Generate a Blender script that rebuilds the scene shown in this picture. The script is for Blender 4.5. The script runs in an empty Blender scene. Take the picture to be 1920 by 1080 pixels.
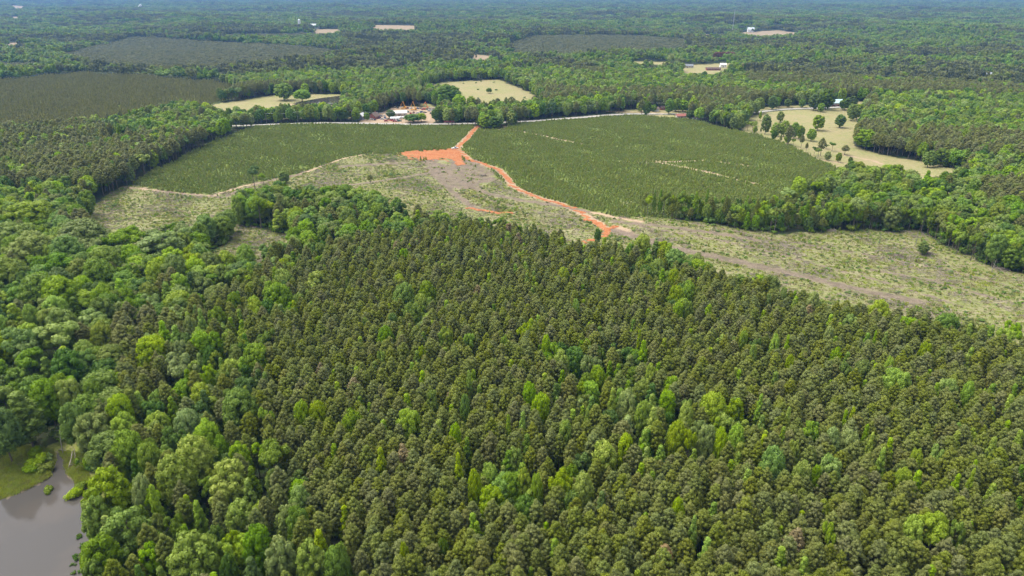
import bpy, math, random
import numpy as np
from mathutils import Vector
PI = math.pi
R_ = math.radians
# ------------------------------------------------------------------ camera, sky, sun, exposure
SC = bpy.context.scene
COL = SC.collection
FPX, PITCH, CAMH = 1297.0, R_(23.5), 120.0
cd = bpy.data.cameras.new('camera'); cam = bpy.data.objects.new('camera', cd); COL.objects.link(cam)
cd.sensor_width = 36; cd.lens = 36 * FPX / 1920; cd.clip_start = 1; cd.clip_end = 60000
cam.location = (0, 0, CAMH); cam.rotation_euler = (PI / 2 - PITCH, 0, 0)
SC.camera = cam
LIGHT = Vector((-0.42, 0.14, 0.88)).normalized()
w = bpy.data.worlds.new('World'); SC.world = w; w.use_nodes = True
nt = w.node_tree; nt.nodes.clear()
sky = nt.nodes.new('ShaderNodeTexSky'); sky.sky_type = 'NISHITA'; sky.sun_disc = False
sky.sun_elevation = math.asin(LIGHT.z); sky.sun_rotation = math.atan2(LIGHT.x, LIGHT.y)
sky.air_density = 1.0; sky.dust_density = 4.0; sky.ozone_density = 1.0
bg = nt.nodes.new('ShaderNodeBackground'); bg.inputs[1].default_value = 0.15
wo = nt.nodes.new('ShaderNodeOutputWorld')
ov = nt.nodes.new('ShaderNodeHueSaturation'); ov.inputs['Saturation'].default_value = .30   # thin overcast: the sky's blue is washed out
nt.links.new(sky.outputs[0], ov.inputs['Color']); nt.links.new(ov.outputs[0], bg.inputs[0]); nt.links.new(bg.outputs[0], wo.inputs[0])
sd = bpy.data.lights.new('sun', 'SUN'); sd.energy = 1.3; sd.angle = R_(36); sd.color = (1, 0.95, 0.80)
so = bpy.data.objects.new('sun', sd); COL.objects.link(so)
so.rotation_euler = LIGHT.to_track_quat('Z', 'Y').to_euler()
so.location = (0, 0, 300)
SC.view_settings.view_transform = 'Standard'; SC.view_settings.look = 'None'
SC.view_settings.exposure = 1.08; SC.view_settings.gamma = 1
cy = SC.cycles
cy.max_bounces = 5; cy.diffuse_bounces = 3; cy.glossy_bounces = 2; cy.transmission_bounces = 2
cy.volume_bounces = 0; cy.transparent_max_bounces = 4; cy.use_denoising = True
cy.caustics_reflective = False; cy.caustics_refractive = False
SC.render.film_transparent = False

rng = np.random.default_rng(7)
random.seed(7)

# ------------------------------------------------------------------ ground geometry: where a ray of the photo meets a level
CP, SP = math.cos(PITCH), math.sin(PITCH)
def ground(u, v, h=0.0):
    """point of the level z=h seen at photo position (u,v)"""
    a = (540 - v) / FPX; b = (u - 960) / FPX
    dz = -SP + a * CP; dy = CP + a * SP
    t = (h - CAMH) / dz
    return b * t, dy * t
def project(x, y, z):
    x = np.asarray(x, float); y = np.asarray(y, float); z = np.asarray(z, float) - CAMH
    f = y * CP - z * SP; up = y * SP + z * CP
    return 960 + FPX * x / f, 540 - FPX * up / f
def P(s):
    out = []
    for t in s.split():
        q = [float(k) for k in t.split(',')]
        out.append(ground(q[0], q[1], q[2] if len(q) > 2 else 0.0))
    return np.array(out)
def inside(poly, x, y):
    r = np.zeros(x.shape, bool)
    bx = (x > poly[:, 0].min()) & (x < poly[:, 0].max()) & (y > poly[:, 1].min()) & (y < poly[:, 1].max())
    if not bx.any(): return r
    X, Y = x[bx], y[bx]; k = np.zeros(X.shape, bool)
    n = len(poly)
    for i in range(n):
        x1, y1 = poly[i]; x2, y2 = poly[(i + 1) % n]
        if y1 == y2: continue
        c = ((y1 > Y) != (y2 > Y)) & (X < (x2 - x1) * (Y - y1) / (y2 - y1) + x1)
        k ^= c
    r[bx] = k
    return r
def segdist(line, x, y, closed=False):
    d = np.full(x.shape, 1e9)
    n = len(line)
    for i in range(n if closed else n - 1):
        x1, y1 = line[i]; x2, y2 = line[(i + 1) % n]
        dx, dy = x2 - x1, y2 - y1
        L = dx * dx + dy * dy + 1e-9
        t = np.clip(((x - x1) * dx + (y - y1) * dy) / L, 0, 1)
        d = np.minimum(d, np.hypot(x - x1 - t * dx, y - y1 - t * dy))
    return d
_w = [(random.uniform(0, 2 * PI), random.uniform(0, 6.28), random.uniform(.7, 1.4)) for _ in range(24)]
def wav(x, y, lam, k0=0, n=6):
    s = 0
    for a, ph, f in _w[k0:k0 + n]:
        s = s + np.sin((x * math.cos(a) + y * math.sin(a)) * 2 * PI * f / lam + ph)
    return s / math.sqrt(n / 2)          # about -2..2
def sstep(a, b, x):
    t = np.clip((x - a) / (b - a), 0, 1); return t * t * (3 - 2 * t)

POND = P('-500,965 -100,950 0,935 45,918 75,905 92,893 100,872 104,852 112,842 118,860 124,885 138,900 160,915 172,940 168,965 182,1000 170,1040 152,1080 140,1200 -500,1350')
POND2 = P('548,197 566,192 600,186 640,181 652,184 650,192 610,198.5 575,198')
def H(x, y):
    x = np.asarray(x, float); y = np.asarray(y, float)
    r = np.hypot(x, y)
    h = 0.9 * wav(x, y, 150, 0) * sstep(200, 320, r) * (1 - sstep(700, 900, r))
    h = h + 7.0 * (wav(x, y, 1300, 6) * .7 + .3 * wav(x, y, 600, 12)) * sstep(1100, 2600, r)
    near = (r < 330) & (x < -20)
    if np.any(near):
        xx, yy = x[near], y[near]
        d = segdist(POND, xx, yy, True); d = np.where(inside(POND, xx, yy), d, -d)
        hn = h[near] * sstep(0, 25, -d); h = h.copy(); h[near] = hn - 0.9 * sstep(-2.2, 2.2, d + .5 * wav(xx, yy, 3, 3))
    return h
def Hs(x, y): return float(H(np.array([x]), np.array([y]))[0])

# ------------------------------------------------------------------ land cover (polygons given on the ground, or at canopy height)
SAPL1 = P('478,237 600,236 760,233 884,235 893,243 868,268 855,292 750,293 690,287 640,298 555,322 455,342 400,362 330,361 245,352 290,325 350,292 410,262 455,245')
SAPL2 = P('880,252 889,243 896,238 960,235 1000,226 1200,218 1300,224 1340,236 1400,250 1500,285 1560,312 1590,335 1520,356,8 1440,374,7 1330,396,5 1250,404,3 1150,405 1100,395 1060,383 955,347 900,318 860,300 848,284 860,272')
CUT = P('165,385 245,352 330,361 400,362 455,342 555,322 640,298 690,287 750,283 870,300 950,340 1060,383 1150,402 1280,418 1450,440 1600,430 1720,430 1790,462 1850,492 1920,515 2150,600 2150,700,12 1920,618,12 1750,590,12 1500,552,12 1400,518,12 1300,485,11 1230,472,10 1180,472,10 1140,474,10 1090,466,10 1000,440,9 900,418,9 800,408,9 720,392,9 640,372,9 450,398,12 400,410,10 300,436,12 235,448,13 175,415,13')
OPEN2 = P('445,428 530,438 575,452,5 520,468,8 455,494,8 405,502,5 392,486 430,452')
STRIP = P('1150,407 1250,404,3 1330,396,5 1440,374,7 1520,362,8 1570,380 1570,440 1450,442 1280,420 1180,412')
CLUMP = P('442,398 520,388 640,388 700,402 800,428 830,455 750,480 600,452 545,434 450,425')
PINE1 = P('590,470,13 640,448,13 720,425,13 800,414,13 900,412,13 1000,432,13 1100,448,13 1160,468,13 1250,498,13 1400,518,13 1500,552,13 1700,585,13 1920,618,13 2300,740,13 2300,1500,13 560,1500,13 430,1000,13 330,860,13 250,740,13 215,650,13 330,580,13 450,520,13')
MIXB = P('150,900,12 230,800,12 330,640,12 420,590,12 500,650,12 470,760,12 540,860,12 620,960,12 660,1080,12 640,1400,12 140,1400,12 150,1100,12')
MIXC = [P(s) for s in ('470,520,12 560,530,12 570,590,12 480,590,12', '740,545,12 820,545,12 810,610,12 740,630,12', '1150,455,10 1240,480,10 1260,530,12 1180,510,12',
        '1000,640,12 1240,640,12 1290,760,12 1180,800,12 1040,740,12', '1180,720,12 1400,760,12 1400,860,12 1180,860,12', '1230,520,12 1300,540,12 1310,610,12 1250,590,12', '860,830,12 1120,850,12 1120,950,12 860,950,12',
        '1880,605,12 1960,620,12 1960,650,12 1870,640,12','500,455,12 640,440,12 600,490,12 480,510,12')]
BROWNP = [P(s) for s in ('105,398,14 235,400,14 245,440,14 140,432,14', '-200,225,14 150,222,14 230,240,14 350,243,14 410,240,14 340,285,14 230,318,14 165,368,14 140,330,14 -200,345,14',
        '215,590,13 330,585,13 340,640,13 260,700,13 205,660,13', '1180,165,13 1400,165,13 1400,192,13 1300,198,13 1190,190,13', '640,60,13 900,62,13 900,75,13 640,80,13',
        '640,90,13 900,90,13 860,110,13 640,120,13', '1280,68,13 1640,72,13 1640,84,13 1280,88,13', '1640,410,13 1700,400,13 1690,430,13 1620,425,13', '640,98,13 300,115,13 560,130,13 640,130,13',
        '1400,115,13 1640,110,13 1640,160,13 1400,150,13', '1000,100,13 1130,120,13 1130,135,13 1000,118,13', '1500,180,13 1640,165,13 1650,200,13 1600,190,13','1840,335,13 1930,320,13 1930,380,13 1850,360,13')]
YOUNG = [P(s) for s in ('-300,158,4 0,148,4 150,134,4 280,140,4 430,153,4 450,166,8 310,196,14 150,222,14 0,232,14 -300,250,14', '120,98,4 170,82,4 250,66,4 380,74,4 560,82,4 660,90,10 500,112,14 300,122,14 180,114,14',
        '-200,112,4 70,116,4 95,123,4 0,138,4 -200,145,4', '955,82,4 1000,68,4 1200,64,4 1290,74,4 1290,86,14 1100,97,14 960,92,14', '1640,9,4 1900,20,4 1930,26,4 1700,18,4', '600,61,4 640,64,4 600,68,4 400,72,4 390,66,4')]
PAST = [P(s) for s in ('330,214 400,196 515,178 600,176 655,178 655,226 480,229 400,224', '778,190 785,168 830,154 935,149 990,172 1022,194 1012,206 985,214 880,222 805,214',
        '1385,246 1400,222 1430,212 1500,206 1620,198 1625,215 1612,245 1600,270 1640,282 1750,300 1815,320 1795,336,12 1690,318,12 1600,309,12 1540,300,6 1480,276 1400,252', '1400,205 1440,202 1600,190 1640,190 1640,196 1440,210 1400,212',
        '1275,122 1330,120 1372,118 1378,128 1350,138,12 1278,140,12', '1180,115 1255,116 1255,116.5,12 1180,116,12', '1130,215 1180,206 1260,202 1310,206 1310,222 1240,222 1180,214','195,248,10 262,246,10 265,258,10 195,262,12')]
FIELD = [P(s) for s in ('16,11 52,11 44,16,14 24,16,14', '14,29 40,29 42,32,14 20,32,14', '1388,53 1460,53 1505,57 1500,60,14 1440,60,14 1390,58,14', '1318,57 1362,57 1362,60,14 1318,60,14', '585,58 636,58.5 636,59.6,14 590,59,14', '698,53.6 782,54.6 782,54.6,14 700,53.8,14',
        '12,76 36,75 34,78,14 12,79,14', '886,102 922,105 922,108,14 886,105,14')]
YARD = P('672,232 680,222 700,218 735,204 760,200 800,203 832,210 826,222 806,232')
HEDGE = P('470,233 470,223 560,220 650,220 650,231')
BELT = [P(s) for s in ('640,222 680,214 735,200 760,192 800,195 830,205 820,198 850,180 790,180 700,180 650,185', '812,230 830,212 880,219 1000,210 1160,200 1170,212 1100,221 950,226', '897,230 940,228 942,242 900,243')]
ROAD = P('380,234 478,234 560,234.5 640,234 700,233.5 790,232 880,230 950,227 1020,224 1100,220.5 1180,215.5 1240,212.5 1290,210.5 1330,210 1420,211 1470,206.5 1540,203 1600,199.5 1660,195 1700,190')
GREYP = [P(s) for s in ('790,300 880,303 918,316 935,335 905,352 860,360 838,350 812,332',)]
GREYL = [(P('560,356 620,352 700,342 770,331 840,318'), 2.6), (P('812,325 835,350 852,368 880,386 905,393'), 2.6), (P('850,340 880,352 920,366 980,374 1060,385 1100,395'), 2.8),
         (P('1150,432 1190,444 1240,462 1300,476 1400,495 1500,515 1620,545 1720,565'), 4.0), (P('1150,415 1220,425 1330,440 1420,452'), 2.5), (P('300,360 360,364 420,366 455,350 500,335 560,322'), 1.8),
         (P('640,310 700,308 760,306'), 3.0), (P('1640,500 1740,520 1860,560'), 1.5), (P('1200,428 1320,448 1480,478 1640,520 1800,575'), .9), (P('1290,424 1460,450 1620,470 1780,500 1900,540'), .9), (P('900,372 960,385 1040,398 1100,412'), .9), (P('700,300 760,312 820,318'), 1.2)]
TANL = [(P('245,356 330,361 400,364 455,345 560,322 640,298 700,287'), 1.6), (P('930,226 950,240 935,246 960,248 1000,255'), 3.0), (P('960,248 1040,262 1110,270'), 2.2), (P('1540,300 1600,306 1660,312 1700,320 1830,345'), 2.0), (P('1580,287 1640,295 1700,318'), 2.0),
        (P('1186,300 1240,300'), 1.0), (P('1160,300 1240,306 1330,325 1420,345'), 2.0), (P('1230,303 1320,303 1420,318'), 2.4), (P('885,246 930,246'), 1.2), (P('1190,206 1215,211 1240,214'), 1.6), (P('1140,212 1200,211 1250,210'), 2.2), (P('760,232 735,226 715,228 700,233'), 3.0), (P('1280,135 1340,137'), 2.0), (P('800,232 805,220 800,212'), 2.5), (P('540,197 580,189.5 640,181'), 2.4)]
TANL += [(P('897,236 883,253 862,274 855,282'), 4.2), (P('855,282 880,302 935,319 952,335 958,346 975,356 1010,369 1050,379 1092,398 1125,420 1137,430'), 3.6), (P('1092,393 1125,400 1160,410 1200,418'), 2.6), (P('1137,430 1160,428 1180,440'), 4.0)]
COD = dict(hard=0, pine=1, young=2, sap=3, cut=4, past=5, bare=6, water=7, bpine=8, field=9, mixed=10)
def cover(x, y):
    """land cover code"""
    r = np.hypot(x, y)
    s = wav(x / 2.2, y, 420, 3, 7) + .5 * wav(x, y, 170, 9, 6)
    c = np.zeros(x.shape, int)
    c[(s > 0.55) & (r > 600)] = 8
    for q in BROWNP: c[inside(q, x, y)] = 8
    j = 1.2 * wav(x, y, 14, 2); k = 1.2 * wav(x, y, 17, 8)
    X, Y = x + j, y + k
    c[inside(PINE1, X, Y)] = 1
    for q in MIXC + [MIXB]: c[inside(q, X, Y)] = 10
    for q in YOUNG: c[inside(q, X, Y)] = 2
    for q in PAST: c[inside(q, X, Y)] = 5
    for q in FIELD: c[inside(q, X, Y)] = 9
    c[inside(CUT, X, Y)] = 4
    c[inside(OPEN2, X, Y)] = 4
    c[inside(CLUMP, x, y)] = 0
    c[inside(STRIP, x, y)] = 11; c[inside(CUT, X, Y)] = 4; c[inside(OPEN2, X, Y)] = 4; c[inside(CLUMP, x, y)] = 0
    c[inside(SAPL1, X, Y) | inside(SAPL2, X, Y)] = 3
    c[inside(HEDGE, x, y)] = 0
    for q in BELT: c[inside(q, X, Y)] = 0
    c[inside(YARD, X, Y)] = 6
    rd = segdist(ROAD, x, y)
    c[(rd < 7) & (r < 1200)] = 6
    c[inside(POND2, x, y)] = 7
    d = segdist(POND, x, y, True) if np.any(r < 330) else np.full(x.shape, 1e9)
    c[inside(POND, x, y) | (d < 4.5)] = 7
    c[inside(BANK, x, y)] = 5
    return c
BANK = P('-300,900 -40,860 0,850 40,832 100,845 104,870 92,893 45,918 0,935 -300,955')
BANK2 = P('112,842 150,850 165,880 168,915 140,903 124,885')

# ------------------------------------------------------------------ materials
def mat(name):
    m = bpy.data.materials.new(name); m.use_nodes = True; m.node_tree.nodes.clear(); return m, m.node_tree
class N:
    def __init__(s, nt): s.nt = nt
    def n(s, t, **k):
        o = s.nt.nodes.new(t)
        for a, b in k.items(): setattr(o, a, b)
        return o
    def l(s, a, b): s.nt.links.new(a, b)
    def inp(s, node, key, val):
        if isinstance(val, (int, float)): node.inputs[key].default_value = val
        elif isinstance(val, (tuple, list)): node.inputs[key].default_value = tuple(val) + ((1,) if len(val) == 3 and node.inputs[key].type == 'RGBA' else ())
        else: s.l(val, node.inputs[key])
    def mix(s, f, a, b):
        o = s.n('ShaderNodeMixRGB'); s.inp(o, 0, f); s.inp(o, 1, a); s.inp(o, 2, b); return o.outputs[0]
    def math(s, op, a, b=0.0, clamp=False):
        o = s.n('ShaderNodeMath', operation=op); o.use_clamp = clamp; s.inp(o, 0, a); s.inp(o, 1, b); return o.outputs[0]
    def noise(s, co, scale, detail=3, rough=.55):
        o = s.n('ShaderNodeTexNoise'); s.l(co, o.inputs['Vector']); o.inputs['Scale'].default_value = scale; o.inputs['Detail'].default_value = detail; o.inputs['Roughness'].default_value = rough; return o.outputs[0]
    def ramp(s, f, a, b):
        o = s.n('ShaderNodeMapRange', interpolation_type='SMOOTHSTEP'); s.l(f, o.inputs[0]); o.inputs[1].default_value = a; o.inputs[2].default_value = b; return o.outputs[0]
    def attr(s, nm):
        o = s.n('ShaderNodeAttribute', attribute_name=nm); return o.outputs['Fac']
def leafmat(name, c1, c2, trans=.22, val=.30, hue=.03):
    m, nt = mat(name); k = N(nt)
    oi = k.n('ShaderNodeObjectInfo')
    f = k.attr('tint')
    col = k.mix(f, c1, c2)
    hs = k.n('ShaderNodeHueSaturation'); k.l(col, hs.inputs['Color'])
    rv = oi.outputs['Random']
    k.l(k.math('ADD', k.math('MULTIPLY', rv, val), 1 - val / 2), hs.inputs['Value'])
    r2 = k.math('FRACT', k.math('MULTIPLY', rv, 37.7))
    k.l(k.math('ADD', k.math('MULTIPLY', r2, hue), .5 - hue / 2), hs.inputs['Hue'])
    r3 = k.math('FRACT', k.math('MULTIPLY', rv, 91.3))
    k.l(k.math('ADD', k.math('MULTIPLY', r3, .25), .85), hs.inputs['Saturation'])
    b = k.n('ShaderNodeBsdfPrincipled'); k.l(hs.outputs[0], b.inputs['Base Color']); b.inputs['Roughness'].default_value = .55; b.inputs['Specular IOR Level'].default_value = .25
    t = k.n('ShaderNodeBsdfTranslucent'); k.l(hs.outputs[0], t.inputs[0])
    mx = k.n('ShaderNodeMixShader'); mx.inputs[0].default_value = trans; k.l(b.outputs[0], mx.inputs[1]); k.l(t.outputs[0], mx.inputs[2])
    o = k.n('ShaderNodeOutputMaterial'); k.l(mx.outputs[0], o.inputs[0]); return m
def plain(name, c1, c2=None, rough=.7, scale=2.0, metal=0.0, spec=.4, emit=None):
    m, nt = mat(name); k = N(nt)
    g = k.n('ShaderNodeNewGeometry')
    col = k.mix(k.noise(g.outputs['Position'], scale, 4), c1, c2 or tuple(v * .8 for v in c1))
    b = k.n('ShaderNodeBsdfPrincipled'); k.l(col, b.inputs['Base Color']); b.inputs['Roughness'].default_value = rough; b.inputs['Metallic'].default_value = metal; b.inputs['Specular IOR Level'].default_value = spec
    o = k.n('ShaderNodeOutputMaterial'); k.l(b.outputs[0], o.inputs[0]); return m
M = {}
M['pine'] = leafmat('olive_pine_needles', (.200, .235, .028), (.275, .312, .050), trans=.38, val=.22, hue=.015)
M['pine_grey'] = leafmat('greyish_pine_needles', (.192, .230, .044), (.268, .308, .074), trans=.38, val=.22, hue=.015)
M['pine_brown'] = leafmat('brownish_pine_needles', (.200, .215, .052), (.255, .270, .080), trans=.35, val=.22, hue=.015)
M['pine_dead'] = leafmat('rusty_pine_needles', (.27, .205, .095), (.36, .28, .14))
M['sap'] = leafmat('sapling_needles', (.190, .245, .034), (.265, .320, .058), val=.28, hue=.04, trans=.33)
M['young'] = leafmat('young_pine_needles', (.240, .242, .062), (.310, .306, .092), val=.3, trans=.33, hue=.015)
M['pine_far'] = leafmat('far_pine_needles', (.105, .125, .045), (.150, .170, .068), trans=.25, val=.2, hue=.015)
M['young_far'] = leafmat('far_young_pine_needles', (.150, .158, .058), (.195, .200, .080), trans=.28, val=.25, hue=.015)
M['bright'] = leafmat('yellow_green_leaves', (.245, .370, .008), (.360, .490, .020), trans=.36)
M['lime'] = leafmat('lime_green_leaves', (.195, .315, .008), (.300, .430, .022), trans=.34)
M['mid'] = leafmat('mid_green_leaves', (.140, .240, .010), (.230, .350, .024), trans=.32)
M['dark'] = leafmat('deep_green_leaves', (.075, .152, .012), (.140, .230, .026), trans=.27)
M['pale'] = leafmat('pale_green_leaves', (.200, .290, .040), (.340, .420, .095), trans=.3)
M['olive'] = leafmat('olive_green_leaves', (.160, .225, .024), (.245, .315, .048), trans=.3)
M['red'] = leafmat('dark_red_leaves', (.155, .080, .050), (.20, .105, .065))
M['shrub'] = leafmat('shrub_leaves', (.120, .190, .034), (.210, .290, .062), val=.5, hue=.05)
M['straw'] = leafmat('dry_grass_blades', (.225, .205, .080), (.31, .28, .12), val=.4)
M['grassg'] = leafmat('green_grass_blades', (.24, .31, .03), (.40, .43, .08), val=.4, trans=.3)
M['bark'] = plain('grey_brown_bark', (.20, .165, .13), (.11, .09, .07), .9, 6)
M['pbark'] = plain('pine_bark', (.17, .135, .11), (.10, .08, .065), .9, 6)
M['deadwood'] = plain('bleached_wood', (.36, .33, .29), (.22, .19, .16), .85, 5)
M['slash'] = plain('logging_slash', (.34, .29, .23), (.20, .16, .13), .9, 3)
M['white'] = plain('white_paint', (.78, .78, .76), (.66, .66, .65), .6, 1)
M['metalroof'] = plain('pale_metal_roof', (.62, .66, .68), (.5, .55, .57), .45, 1)
M['teal'] = plain('teal_metal_roof', (.34, .50, .50), (.46, .6, .6), .5, .4)
M['brick'] = plain('red_brick', (.32, .12, .09), (.24, .09, .07), .85, 2)
M['brownroof'] = plain('brown_shingle', (.16, .11, .085), (.11, .08, .065), .9, 2)
M['greyroof'] = plain('grey_shingle', (.22, .23, .25), (.17, .18, .19), .9, 2)
M['redroof'] = plain('red_metal_roof', (.52, .08, .06), (.42, .07, .05), .5, 1)
M['tanwall'] = plain('tan_siding', (.52, .46, .38), (.45, .40, .33), .8, 1)
M['greywall'] = plain('grey_siding', (.34, .37, .42), (.30, .33, .37), .8, 1)
M['glass'] = plain('dark_window_glass', (.03, .035, .04), (.04, .05, .055), .1, 1)
M['door'] = plain('door_paint', (.18, .10, .07), (.15, .09, .06), .6, 1)
M['rubber'] = plain('tyre_rubber', (.03, .03, .03), (.04, .04, .04), .9, 1)
M['yellow'] = plain('yellow_machine_paint', (.70, .36, .05), (.62, .30, .04), .5, 1)
M['orangep'] = plain('orange_machine_paint', (.65, .20, .05), (.55, .16, .04), .5, 1)
for nm, c in dict(red=(.48, .05, .04), black=(.035, .035, .04), silver=(.5, .51, .53), blue=(.08, .14, .3), white=(.75, .75, .75), maroon=(.2, .04, .05), tan=(.42, .36, .27), green=(.06, .14, .09)).items():
    M['car_' + nm] = plain(nm + '_car_paint', c, tuple(v * .92 for v in c), .3, 1, .1, .6)
M['pole'] = plain('weathered_pole', (.30, .26, .22), (.22, .19, .16), .9, 3)
M['steel'] = plain('galvanised_steel', (.5, .52, .54), (.42, .44, .46), .5, 3, .3)
M['asphalt'] = plain('pale_worn_asphalt', (.40, .375, .33), (.33, .305, .27), .9, .8)
def dirtmat():
    m, nt = mat('orange_clay'); k = N(nt); g = k.n('ShaderNodeNewGeometry').outputs['Position']
    mp = k.n('ShaderNodeMapping'); k.l(g, mp.inputs[0]); mp.inputs['Scale'].default_value = (.25, 1, 1); mp.inputs['Rotation'].default_value = (0, 0, .15)
    a = k.ramp(k.noise(mp.outputs[0], .22, 5, .6), .35, .65); b = k.noise(g, .9, 5, .65)
    c = k.mix(a, (.320, .095, .030), (.37, .140, .052)); c = k.mix(k.ramp(b, .46, .66), c, (.42, .235, .125)); c = k.mix(k.ramp(k.noise(mp.outputs[0], .9, 3), .56, .66), c, (.24, .085, .040))
    d = k.n('ShaderNodeBsdfPrincipled'); k.l(c, d.inputs['Base Color']); d.inputs['Roughness'].default_value = .95; d.inputs['Specular IOR Level'].default_value = .1
    o = k.n('ShaderNodeOutputMaterial'); k.l(d.outputs[0], o.inputs[0]); return m
M['clay'] = dirtmat()
def groundmat():
    m, nt = mat('land_surface'); k = N(nt); g = k.n('ShaderNodeNewGeometry').outputs['Position']
    n1 = k.noise(g, .035, 4); n2 = k.noise(g, .22, 5, .65); n3 = k.noise(g, 1.1, 5, .7); n4 = k.noise(g, .5, 4, .7)
    forest = k.mix(n3, (.030, .045, .016), (.075, .070, .040))
    forest = k.mix(k.ramp(n2, .45, .65), forest, (.045, .080, .020))
    past = k.mix(k.ramp(n1, .35, .65), (.275, .245, .115), (.23, .24, .085)); past = k.mix(k.ramp(n4, .4, .7), past, (.33, .265, .155)); past = k.mix(k.ramp(n2, .55, .70), past, (.18, .20, .07))
    cut = k.mix(k.ramp(n2, .38, .62), (.235, .205, .118), (.175, .205, .050)); cut = k.mix(k.ramp(n3, .50, .64), cut, (.285, .255, .15)); cut = k.mix(k.ramp(n4, .52, .68), cut, (.105, .145, .038)); cut = k.mix(k.ramp(n1, .46, .66), cut, k.mix(k.ramp(n3, .35, .65), (.12, .155, .045), (.25, .235, .11)))
    mp = k.n('ShaderNodeMapping'); k.l(g, mp.inputs[0]); mp.inputs['Rotation'].default_value = (0, 0, .55); mp.inputs['Scale'].default_value = (.12, 1, 1)
    st = k.noise(mp.outputs[0], .55, 4, .6); cut = k.mix(k.math('MULTIPLY', k.ramp(st, .52, .64), .75), cut, (.31, .27, .17)); cut = k.mix(k.math('MULTIPLY', k.ramp(st, .46, .36), .6), cut, (.17, .195, .06))
    sap = k.mix(k.ramp(n2, .4, .65), (.130, .172, .034), (.152, .186, .044)); sap = k.mix(k.ramp(n4, .66, .78), sap, (.25, .23, .11)); sap = k.mix(k.ramp(n1, .62, .74), sap, k.mix(k.ramp(n3, .4, .6), (.14, .165, .055), (.27, .235, .13)))
    grey = k.mix(k.ramp(n3, .35, .65), (.150, .112, .086), (.240, .185, .145)); grey = k.mix(k.ramp(n2, .42, .66), grey, (.128, .098, .078)); grey = k.mix(k.ramp(n4, .58, .7), grey, (.15, .17, .06))
    tan = k.mix(n3, (.34, .25, .165), (.44, .32, .22))
    fld = k.mix(n3, (.24, .185, .12), (.32, .25, .16))
    grs = k.mix(k.ramp(n3, .35, .65), (.22, .27, .035), (.36, .36, .10)); grs = k.mix(k.ramp(n4, .5, .7), grs, (.36, .32, .17))
    mud = k.mix(n3, (.13, .105, .08), (.2, .16, .12))
    c = forest
    for a, b in (('past', past), ('cut', cut), ('sap', sap), ('field', fld), ('bank', grs), ('tan', tan), ('grey', grey), ('mud', mud)):
        c = k.mix(k.attr(a), c, b)
    b = k.n('ShaderNodeBsdfPrincipled'); k.l(c, b.inputs['Base Color']); b.inputs['Roughness'].default_value = .95; b.inputs['Specular IOR Level'].default_value = .1
    bp = k.n('ShaderNodeBump'); bp.inputs['Strength'].default_value = .5; bp.inputs['Distance'].default_value = .5; k.l(n3, bp.inputs['Height']); k.l(bp.outputs[0], b.inputs['Normal'])
    o = k.n('ShaderNodeOutputMaterial'); k.l(b.outputs[0], o.inputs[0]); return m
M['ground'] = groundmat()
def watermat(name, c, c2):
    m, nt = mat(name); k = N(nt); g = k.n('ShaderNodeNewGeometry').outputs['Position']
    col = k.mix(k.ramp(k.noise(g, .05, 3), .4, .6), c, c2)
    b = k.n('ShaderNodeBsdfPrincipled'); k.l(col, b.inputs['Base Color']); b.inputs['Roughness'].default_value = .06; b.inputs['IOR'].default_value = 1.33
    bp = k.n('ShaderNodeBump'); bp.inputs['Strength'].default_value = .12; bp.inputs['Distance'].default_value = .05; k.l(k.noise(g, 2.2, 3), bp.inputs['Height']); k.l(bp.outputs[0], b.inputs['Normal'])
    o = k.n('ShaderNodeOutputMaterial'); k.l(b.outputs[0], o.inputs[0]); return m
M['water'] = watermat('muddy_pond_water', (.088, .077, .068), (.074, .068, .063))
M['water2'] = watermat('dark_pond_water', (.06, .05, .045), (.05, .042, .04))

# ------------------------------------------------------------------ mesh helpers
def mesh_from(name, V, F, mats, midx=None, tint=None, smooth=False):
    me = bpy.data.meshes.new(name)
    V = np.asarray(V, np.float32); F = [np.asarray(f, np.int32) for f in (F if isinstance(F, list) else [F])]
    F = [f for f in F if len(f)]
    tot = sum(f.size for f in F); nf = sum(len(f) for f in F)
    me.vertices.add(len(V)); me.vertices.foreach_set('co', V.ravel())
    me.loops.add(tot); me.loops.foreach_set('vertex_index', np.concatenate([f.ravel() for f in F]))
    ls = np.concatenate([np.full(len(f), f.shape[1]) for f in F]); st = np.concatenate([[0], np.cumsum(ls)[:-1]])
    me.polygons.add(nf); me.polygons.foreach_set('loop_start', st.astype(np.int32)); me.polygons.foreach_set('loop_total', ls.astype(np.int32))
    for m in mats: me.materials.append(m)
    if midx is not None: me.polygons.foreach_set('material_index', np.asarray(midx, np.int32))
    me.polygons.foreach_set('use_smooth', np.full(nf, smooth))
    if tint is not None:
        a = me.attributes.new('tint', 'FLOAT', 'POINT'); a.data.foreach_set('value', np.asarray(tint, np.float32))
    me.update(calc_edges=True); return me
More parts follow.
